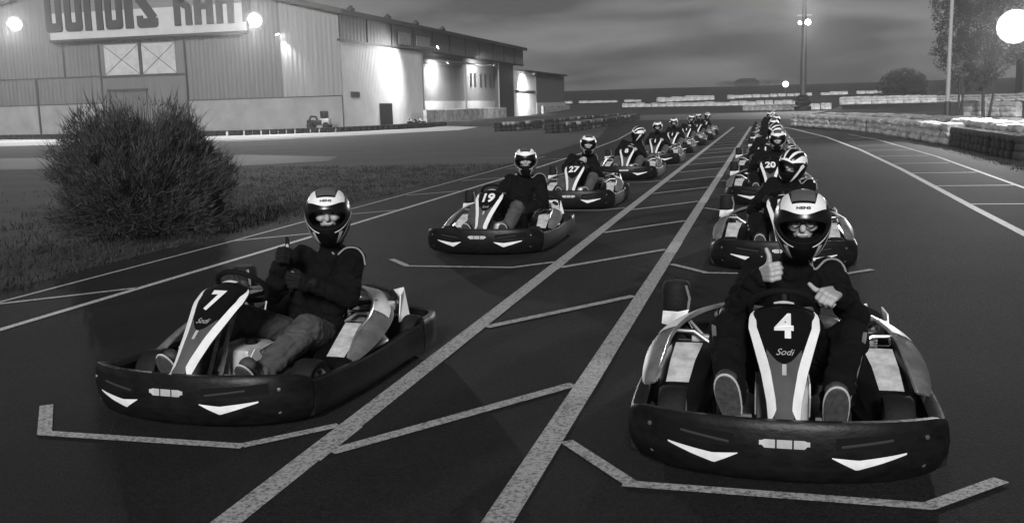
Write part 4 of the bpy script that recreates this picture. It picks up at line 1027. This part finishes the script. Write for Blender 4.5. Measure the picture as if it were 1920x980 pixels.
# ------------------------------------------------------------------ white barrier bales
def bale(L, D, Hh, layers, m='bale', seed=0, n=14):
    mb = MB(); rows = []
    for i in range(n+1):
        u = i/n; x = (u-.5)*L; ring = []
        K = layers*4
        pr = [(-D/2, 0)]
        for k_ in range(layers):
            for f, o in ((.0, -.02), (.25, .015), (.6, .02), (.95, -.015)): pr.append((-D/2-o*1.4, Hh*(k_+f)/layers))
        pr += [(-D/2+.08, Hh*1.0), (0, Hh*1.03), (D/2-.08, Hh)]
        for k_ in reversed(range(layers)):
            for f, o in ((.95, -.015), (.6, .02), (.25, .015), (.0, -.02)): pr.append((D/2+o*1.4, Hh*(k_+f)/layers))
        tp = 1-.10*abs(2*u-1)**6
        for y, z in pr:
            nn = noise.noise(Vector((x*2.2+seed*7, y*3, z*4+seed)))*.055
            ring.append((x, y*tp+nn*(1 if y > 0 else -1), max(0, z*tp**.3+(nn*.8 if z > .1 else 0))))
        rows.append(ring)
    V = mb.grid(rows, closed=True); mb.cap(V); return mb
bp = [bale(1.25, .62, .66, 3, seed=s).build('barrier_bale', 'bale') for s in range(4)]
def fresh(i):
    o = bp[i].copy(); COL.objects.link(o); return o
def bales(path, label, group, step=1.27, sc=(1, 1, 1), m=None, zf=None, jit=.04, gap=0.0):
    for p, d in along(path, step):
        i = rb.randrange(4)
        if rb.random() < gap: continue
        if bp[i].name in used or m: o = fresh(i)
        else: used[bp[i].name] = 1; o = bp[i]
        o.location = (p.x+rb.uniform(-jit, jit), p.y+rb.uniform(-jit, jit), (zf(p) if zf else 0)+.005); o.rotation_euler = (0, rb.uniform(-.015, .015), math.atan2(d.y, d.x)+rb.uniform(-.05, .05)); o.scale = tuple(c*rb.uniform(.95-gap, 1.06+gap) for c in sc)
        tag(o, label, 'barrier', group)
bales([gp(1496, 236), gp(1600, 243.5), gp(1700, 257), gp(1792, 272)], 'dirty white bale in the front barrier of the right bend', 'white bales along the right bend')
A_ = gp(1792, 270)
bales([Vector((A_.x+.5, A_.y+1.1, 0)), Vector((6.6, 29.6, 0)), Vector((7.0, 24.5, 0))], 'white bale behind the dark tyres at the right edge', 'white bales behind the dark tyres', sc=(1, 1.2, 1.15))
bales([gp(1560, 232.5), gp(1660, 238), gp(1760, 246), gp(1880, 256), gp(1960, 262)], 'white bale in the second row behind the right bend', 'second row of white bales', sc=(1.1, 1.3, 1.0))
bales([gp(1814, 219), gp(1905, 219)], 'white bale in the short wall on the grass behind the pale pole', 'short wall of white bales behind the pole', sc=(1.1, 1, 1.6))
bk = lambda p: .9
def bank(name, pts, wd, h):
    mb = MB(); rows = []
    P = [Vector(p) for p in pts]
    for i, p in enumerate(P):
        d = (P[min(i+1, len(P)-1)]-P[max(i-1, 0)]).normalized(); nr = Vector((-d.y, d.x, 0)); e_ = 0 if i in (0, len(P)-1) else 1
        rows.append([p+nr*t*wd+Vector((0, 0, h*z*e_+.002)) for t, z in ((-1, -.02), (-.55, .6), (-.35, 1), (.35, 1), (.55, .6), (1, -.02))])
    mb.grid(rows); o = mb.build(name, 'grass_ground'); tag(o, kind='structure')
B1 = [Vector((px_x(1570, 112), 112, 0)), Vector((px_x(1590, 111), 111, 0)), Vector((px_x(1770, 108), 108, 0)), Vector((px_x(1930, 100), 100, 0)), Vector((px_x(1990, 98), 98, 0))]
bank('grass_bank', B1, 4, .85)
bales(B1[1:3], 'white bale in the distant row on the low grass bank at the right', 'distant white bales on the bank', step=1.6, sc=(1.28, 1, 1.15), zf=lambda p: .85)
bales(B1[2:4], 'white bale at the right end of the low grass bank', 'white bales at the end of the bank', step=1.6, sc=(1.28, 1, 1.0), zf=lambda p: .85)
tz = lambda p: terr(p.x, p.y)
far = lambda lst: [Vector((px_x(a, Y), Y, 0)) for a, Y in lst]
bales(far([(1066, 262), (1240, 258)]), 'far pale barrier block in the line at the foot of the dark field', 'far barrier line under the dark field', step=2.1, sc=(1.65, 1.5, .9), zf=tz, gap=.12)
bales(far([(1160, 208), (1350, 200), (1498, 196)]), 'pale barrier block in the line crossing the middle distance', 'barrier line across the middle distance', step=1.7, sc=(1.3, 1.2, 1.15), zf=tz, gap=.12)
bales(far([(1240, 250), (1378, 262)]), 'pale barrier block in the raised far line left of the house', 'raised far barrier line', step=2.0, sc=(1.55, 1.2, 1.6), zf=tz, gap=.12)
bales(far([(1385, 270), (1500, 275), (1670, 280)]), 'pale barrier block in the farthest line beyond the mast', 'farthest barrier line beyond the mast', step=2.3, sc=(1.8, 1.2, 1.2), zf=tz, gap=.12)
bales(far([(1400, 160), (1490, 150), (1562, 150)]), 'white bale in the row on both sides of the mast base', 'white bales by the mast base', step=1.5, sc=(1.18, 1.0, 1.3))
for o in bp:
    if o.name not in used: bpy.data.objects.remove(o)
# low painted walls along the open bays
def lw(name, x, y0, y1, h, label):
    mb = MB(); n = int((y1-y0)/1.2); 
    o = mb.box(x-.2, x+.2, y0, y1, 0, h).build(name, mat('wall_mural', .25, .8, v2=.7, scale=1.1), smooth=False, bevel=.04); tag(o, label, 'wall')
lw('low_wall', SX+1.4, 112.5, 150, 1.5, 'low pale painted wall in front of the open bays'); lw('low_wall', SX+.9, 178.5, 204, 1.6, 'low pale wall along the rear wing of the hall')
# house and shrubs on the horizon, dark block at right
Hc = px_x(1400, 640); hz_ = terr(0, 640)-.4
ho = empty('distant_house', (Hc, 640, hz_)); tag(ho, 'dark low house with hipped roof on the horizon', 'house')
MB().box(-7.5, 7.5, -4, 4, 0, 2.6).build('wall', mat('far_wall', .05, .9), ho, smooth=False)
mb = MB(); mb.grid([[(-8, -4.5, 2.6), (8, -4.5, 2.6)], [(-4.5, 0, 5), (4.5, 0, 5)], [(-8, 4.5, 2.6), (8, 4.5, 2.6)]]); mb.face([(-8, -4.5, 2.6), (-4.5, 0, 5), (-8, 4.5, 2.6)]); mb.face([(8, -4.5, 2.6), (4.5, 0, 5), (8, 4.5, 2.6)]); mb.build('roof', mat('far_roof', .03, .9), ho, smooth=False)
b_ = px_x(1925, 150)
sb = empty('dark_shed', (b_+1.5, 150, 0)); tag(sb, 'dark square shed at the right edge behind the bare tree', 'shed')
MB().box(-2.6, 3, -2, 2, 0, 6.6).build('wall', mat('shed_wall', .018, .9), sb, smooth=False); MB().box(-2.9, 3.3, -2.3, 2.3, 6.6, 6.9).build('roof', 'dark_trim', sb, smooth=False)
# trees
def tree(loc, label, H, blobs, nleaf, leaf, trunk_r=.2, seed=1, name='tree', nlimb=40, group=None, trunk_h=None):
    r = empty(name, loc); tag(r, label, 'tree', group); q = random.Random(seed); tk, cr = MB(), MB()
    th = trunk_h or H*.3
    tk.tube(spline([(0, 0, -.2), (.05*H*q.uniform(-.3, .3), 0, th*.5), (0, 0, th)], 6), .1, 7, rs=[trunk_r, trunk_r*.85, trunk_r*.8, trunk_r*.75, trunk_r*.7, trunk_r*.6])
    for i in range(nlimb):
        c, rad = q.choice(blobs); c = Vector(c); d = Vector((q.gauss(0, 1), q.gauss(0, 1), q.gauss(0, 1))).normalized(); t = c+Vector((d.x*rad[0], d.y*rad[1], d.z*rad[2]))*q.uniform(.5, 1.05)
        s0 = Vector((0, 0, th*q.uniform(.5, 1))); m_ = s0.lerp(t, .5)+Vector((q.gauss(0, .3), q.gauss(0, .3), q.uniform(0, .5)))
        w0 = trunk_r*q.uniform(.12, .35); tk.tube(spline([s0, m_, t], 6), .02, 4, cap=False, rs=[w0*(1-k_/5.5) for k_ in range(6)])
        for j in range(3):
            e0 = m_.lerp(t, q.random()); tk.tube([e0, e0+Vector((q.gauss(0, .5), q.gauss(0, .5), q.uniform(0, .8)))*H*.08], .012, 3, cap=False, rs=[w0*.25, w0*.06])
    tot = sum(b[1][0]*b[1][1]*b[1][2] for b in blobs)
    for c, rad in blobs:
        c = Vector(c); n = int(nleaf*rad[0]*rad[1]*rad[2]/tot)
        for i in range(n):
            d = Vector((q.gauss(0, 1), q.gauss(0, 1), q.gauss(0, 1))).normalized(); p = c+Vector((d.x*rad[0], d.y*rad[1], d.z*rad[2]))*q.random()**.5*1.08
            if noise.noise(p*(2.2/max(1, H*.14))+Vector((seed, 0, 0))) < -.10: continue
            a = Vector((q.gauss(0, 1), q.gauss(0, 1), q.gauss(0, 1))).normalized(); b = a.orthogonal().normalized(); s_ = leaf*q.uniform(.5, 1.3)
            cr.face([p, p+a*s_+b*s_*.35, p+a*s_*1.7, p+a*s_-b*s_*.35])
    tk.build('trunk', 'bark', r, smooth=False); cr.build('crown', 'tree_leaf', r, smooth=False)
    return r
X1 = px_x(1845, 75)
tree((X1, 75, 0), 'tall wispy half bare tree at the right behind the pale pole', 10, [((-1.6, 0, 7.5), (2.0, 1.6, 2.2)), ((.8, .3, 8.6), (2.3, 1.8, 2.2)), ((-2.0, 0, 4.6), (1.5, 1.4, 1.5)), ((1.2, 0, 5.2), (2.4, 1.8, 1.8)), ((-.6, 0, 2.8), (1.8, 1.2, 1.0))], 46000, .12, .14, 4, nlimb=60)
X2 = px_x(1692, 135)
tree((X2, 135, 0), 'round dark shrubby tree standing alone near the horizon at the right', 5.2, [((0, 0, 3.1), (2.7, 2.2, 1.9)), ((-1.2, 0, 2.5), (1.8, 1.8, 1.3)), ((1.4, 0, 2.6), (1.8, 1.6, 1.4))], 30000, .13, .14, 9, nlimb=40, trunk_h=1.5)
for i, (px, Y, h, lab) in enumerate(((1762, 118, 2.2, 'small dark shrub left of the slim pale pole'), (1618, 118, 1.2, 'tiny dark shrub on the grass right of the mast'), (1372, 640, 4.5, 'dark treetop left of the distant house'), (1440, 640, 4.6, 'dark treetop right of the distant house'))):
    tree((px_x(px, Y), Y, terr(0, Y)-.3 if Y > 170 else 0), lab, h, [((0, 0, h*.5), (h*(.8 if Y < 200 else 2.2), h*.6, h*.42))], 2500, .09*h*.6, .1, 20+i, nlimb=12, name='shrub', trunk_h=h*.3)
for i, (px, Y) in enumerate(((1796, 66), (1806, 64))):
    b0 = Vector((px_x(px, Y), Y, 0)); o = MB().tube([(b0.x, Y, 0), (b0.x+.1*(1-2*i), Y, 2.6)], .05, 6, rs=[.07, .05]).build('stake', 'bark'); tag(o, ['short dark stake just right of the pale pole', 'short dark stake leaning left beside the pale pole'][i], 'stake')
# utility cart parked against the hall
uc = empty('utility_cart', (-41.9, 88.4, 0), R_(5)); tag(uc, 'small dark utility cart parked at the corner of the hall', 'cart')
MB().box(-1.1, .4, -.5, .5, .35, .85).build('load_bed', 'plastic', uc, bevel=.04); MB().box(.2, 1.1, -.45, .45, .35, 1.0).build('body', 'tank', uc, bevel=.08)
MB().box(.25, .85, -.4, .4, 1.0, 1.7).build('hood', 'plastic', uc, bevel=.06)
mb = MB(); mb.tube([(-.9, -.3, .85), (-.7, -.3, 1.2), (-.2, -.3, 1.15), (-.1, -.3, .85)], .1, 8); mb.build('hose_roll', 'rubber', uc)
for x in (-.8, .8):
    for y in (-.5, .5): MB().lathe([(.01, -.08), (.25, -.1), (.32, -.06), (.32, .06), (.25, .1), (.01, .08)], (x, y, .32), (0, 1, 0), 18).build('wheel', 'rubber', uc)
pk = copy_tree(k1); place(pk, (SX+2.5, 106.5, 0), 60); tag(pk, 'unmanned go-kart parked by the white side wall of the hall', 'go-kart', None)
# ------------------------------------------------------------------ thin haze volume, added to give the lamps their halos
hm = bpy.data.materials.new('halo_haze'); hm.use_nodes = True; t = hm.node_tree; t.nodes.clear()
o_ = t.nodes.new('ShaderNodeOutputMaterial'); pv = t.nodes.new('ShaderNodeVolumePrincipled'); pv.inputs['Color'].default_value = (.9, .9, .9, 1); pv.inputs['Density'].default_value = .0006; pv.inputs['Anisotropy'].default_value = .6
t.links.new(pv.outputs[0], o_.inputs['Volume'])
hb = MB().box(-2600, 2600, -80, 3100, -2, 28).build('haze', hm, smooth=False); tag(hb, kind='stuff', label='thin even haze added over the whole track for the lamp halos', cat='haze')
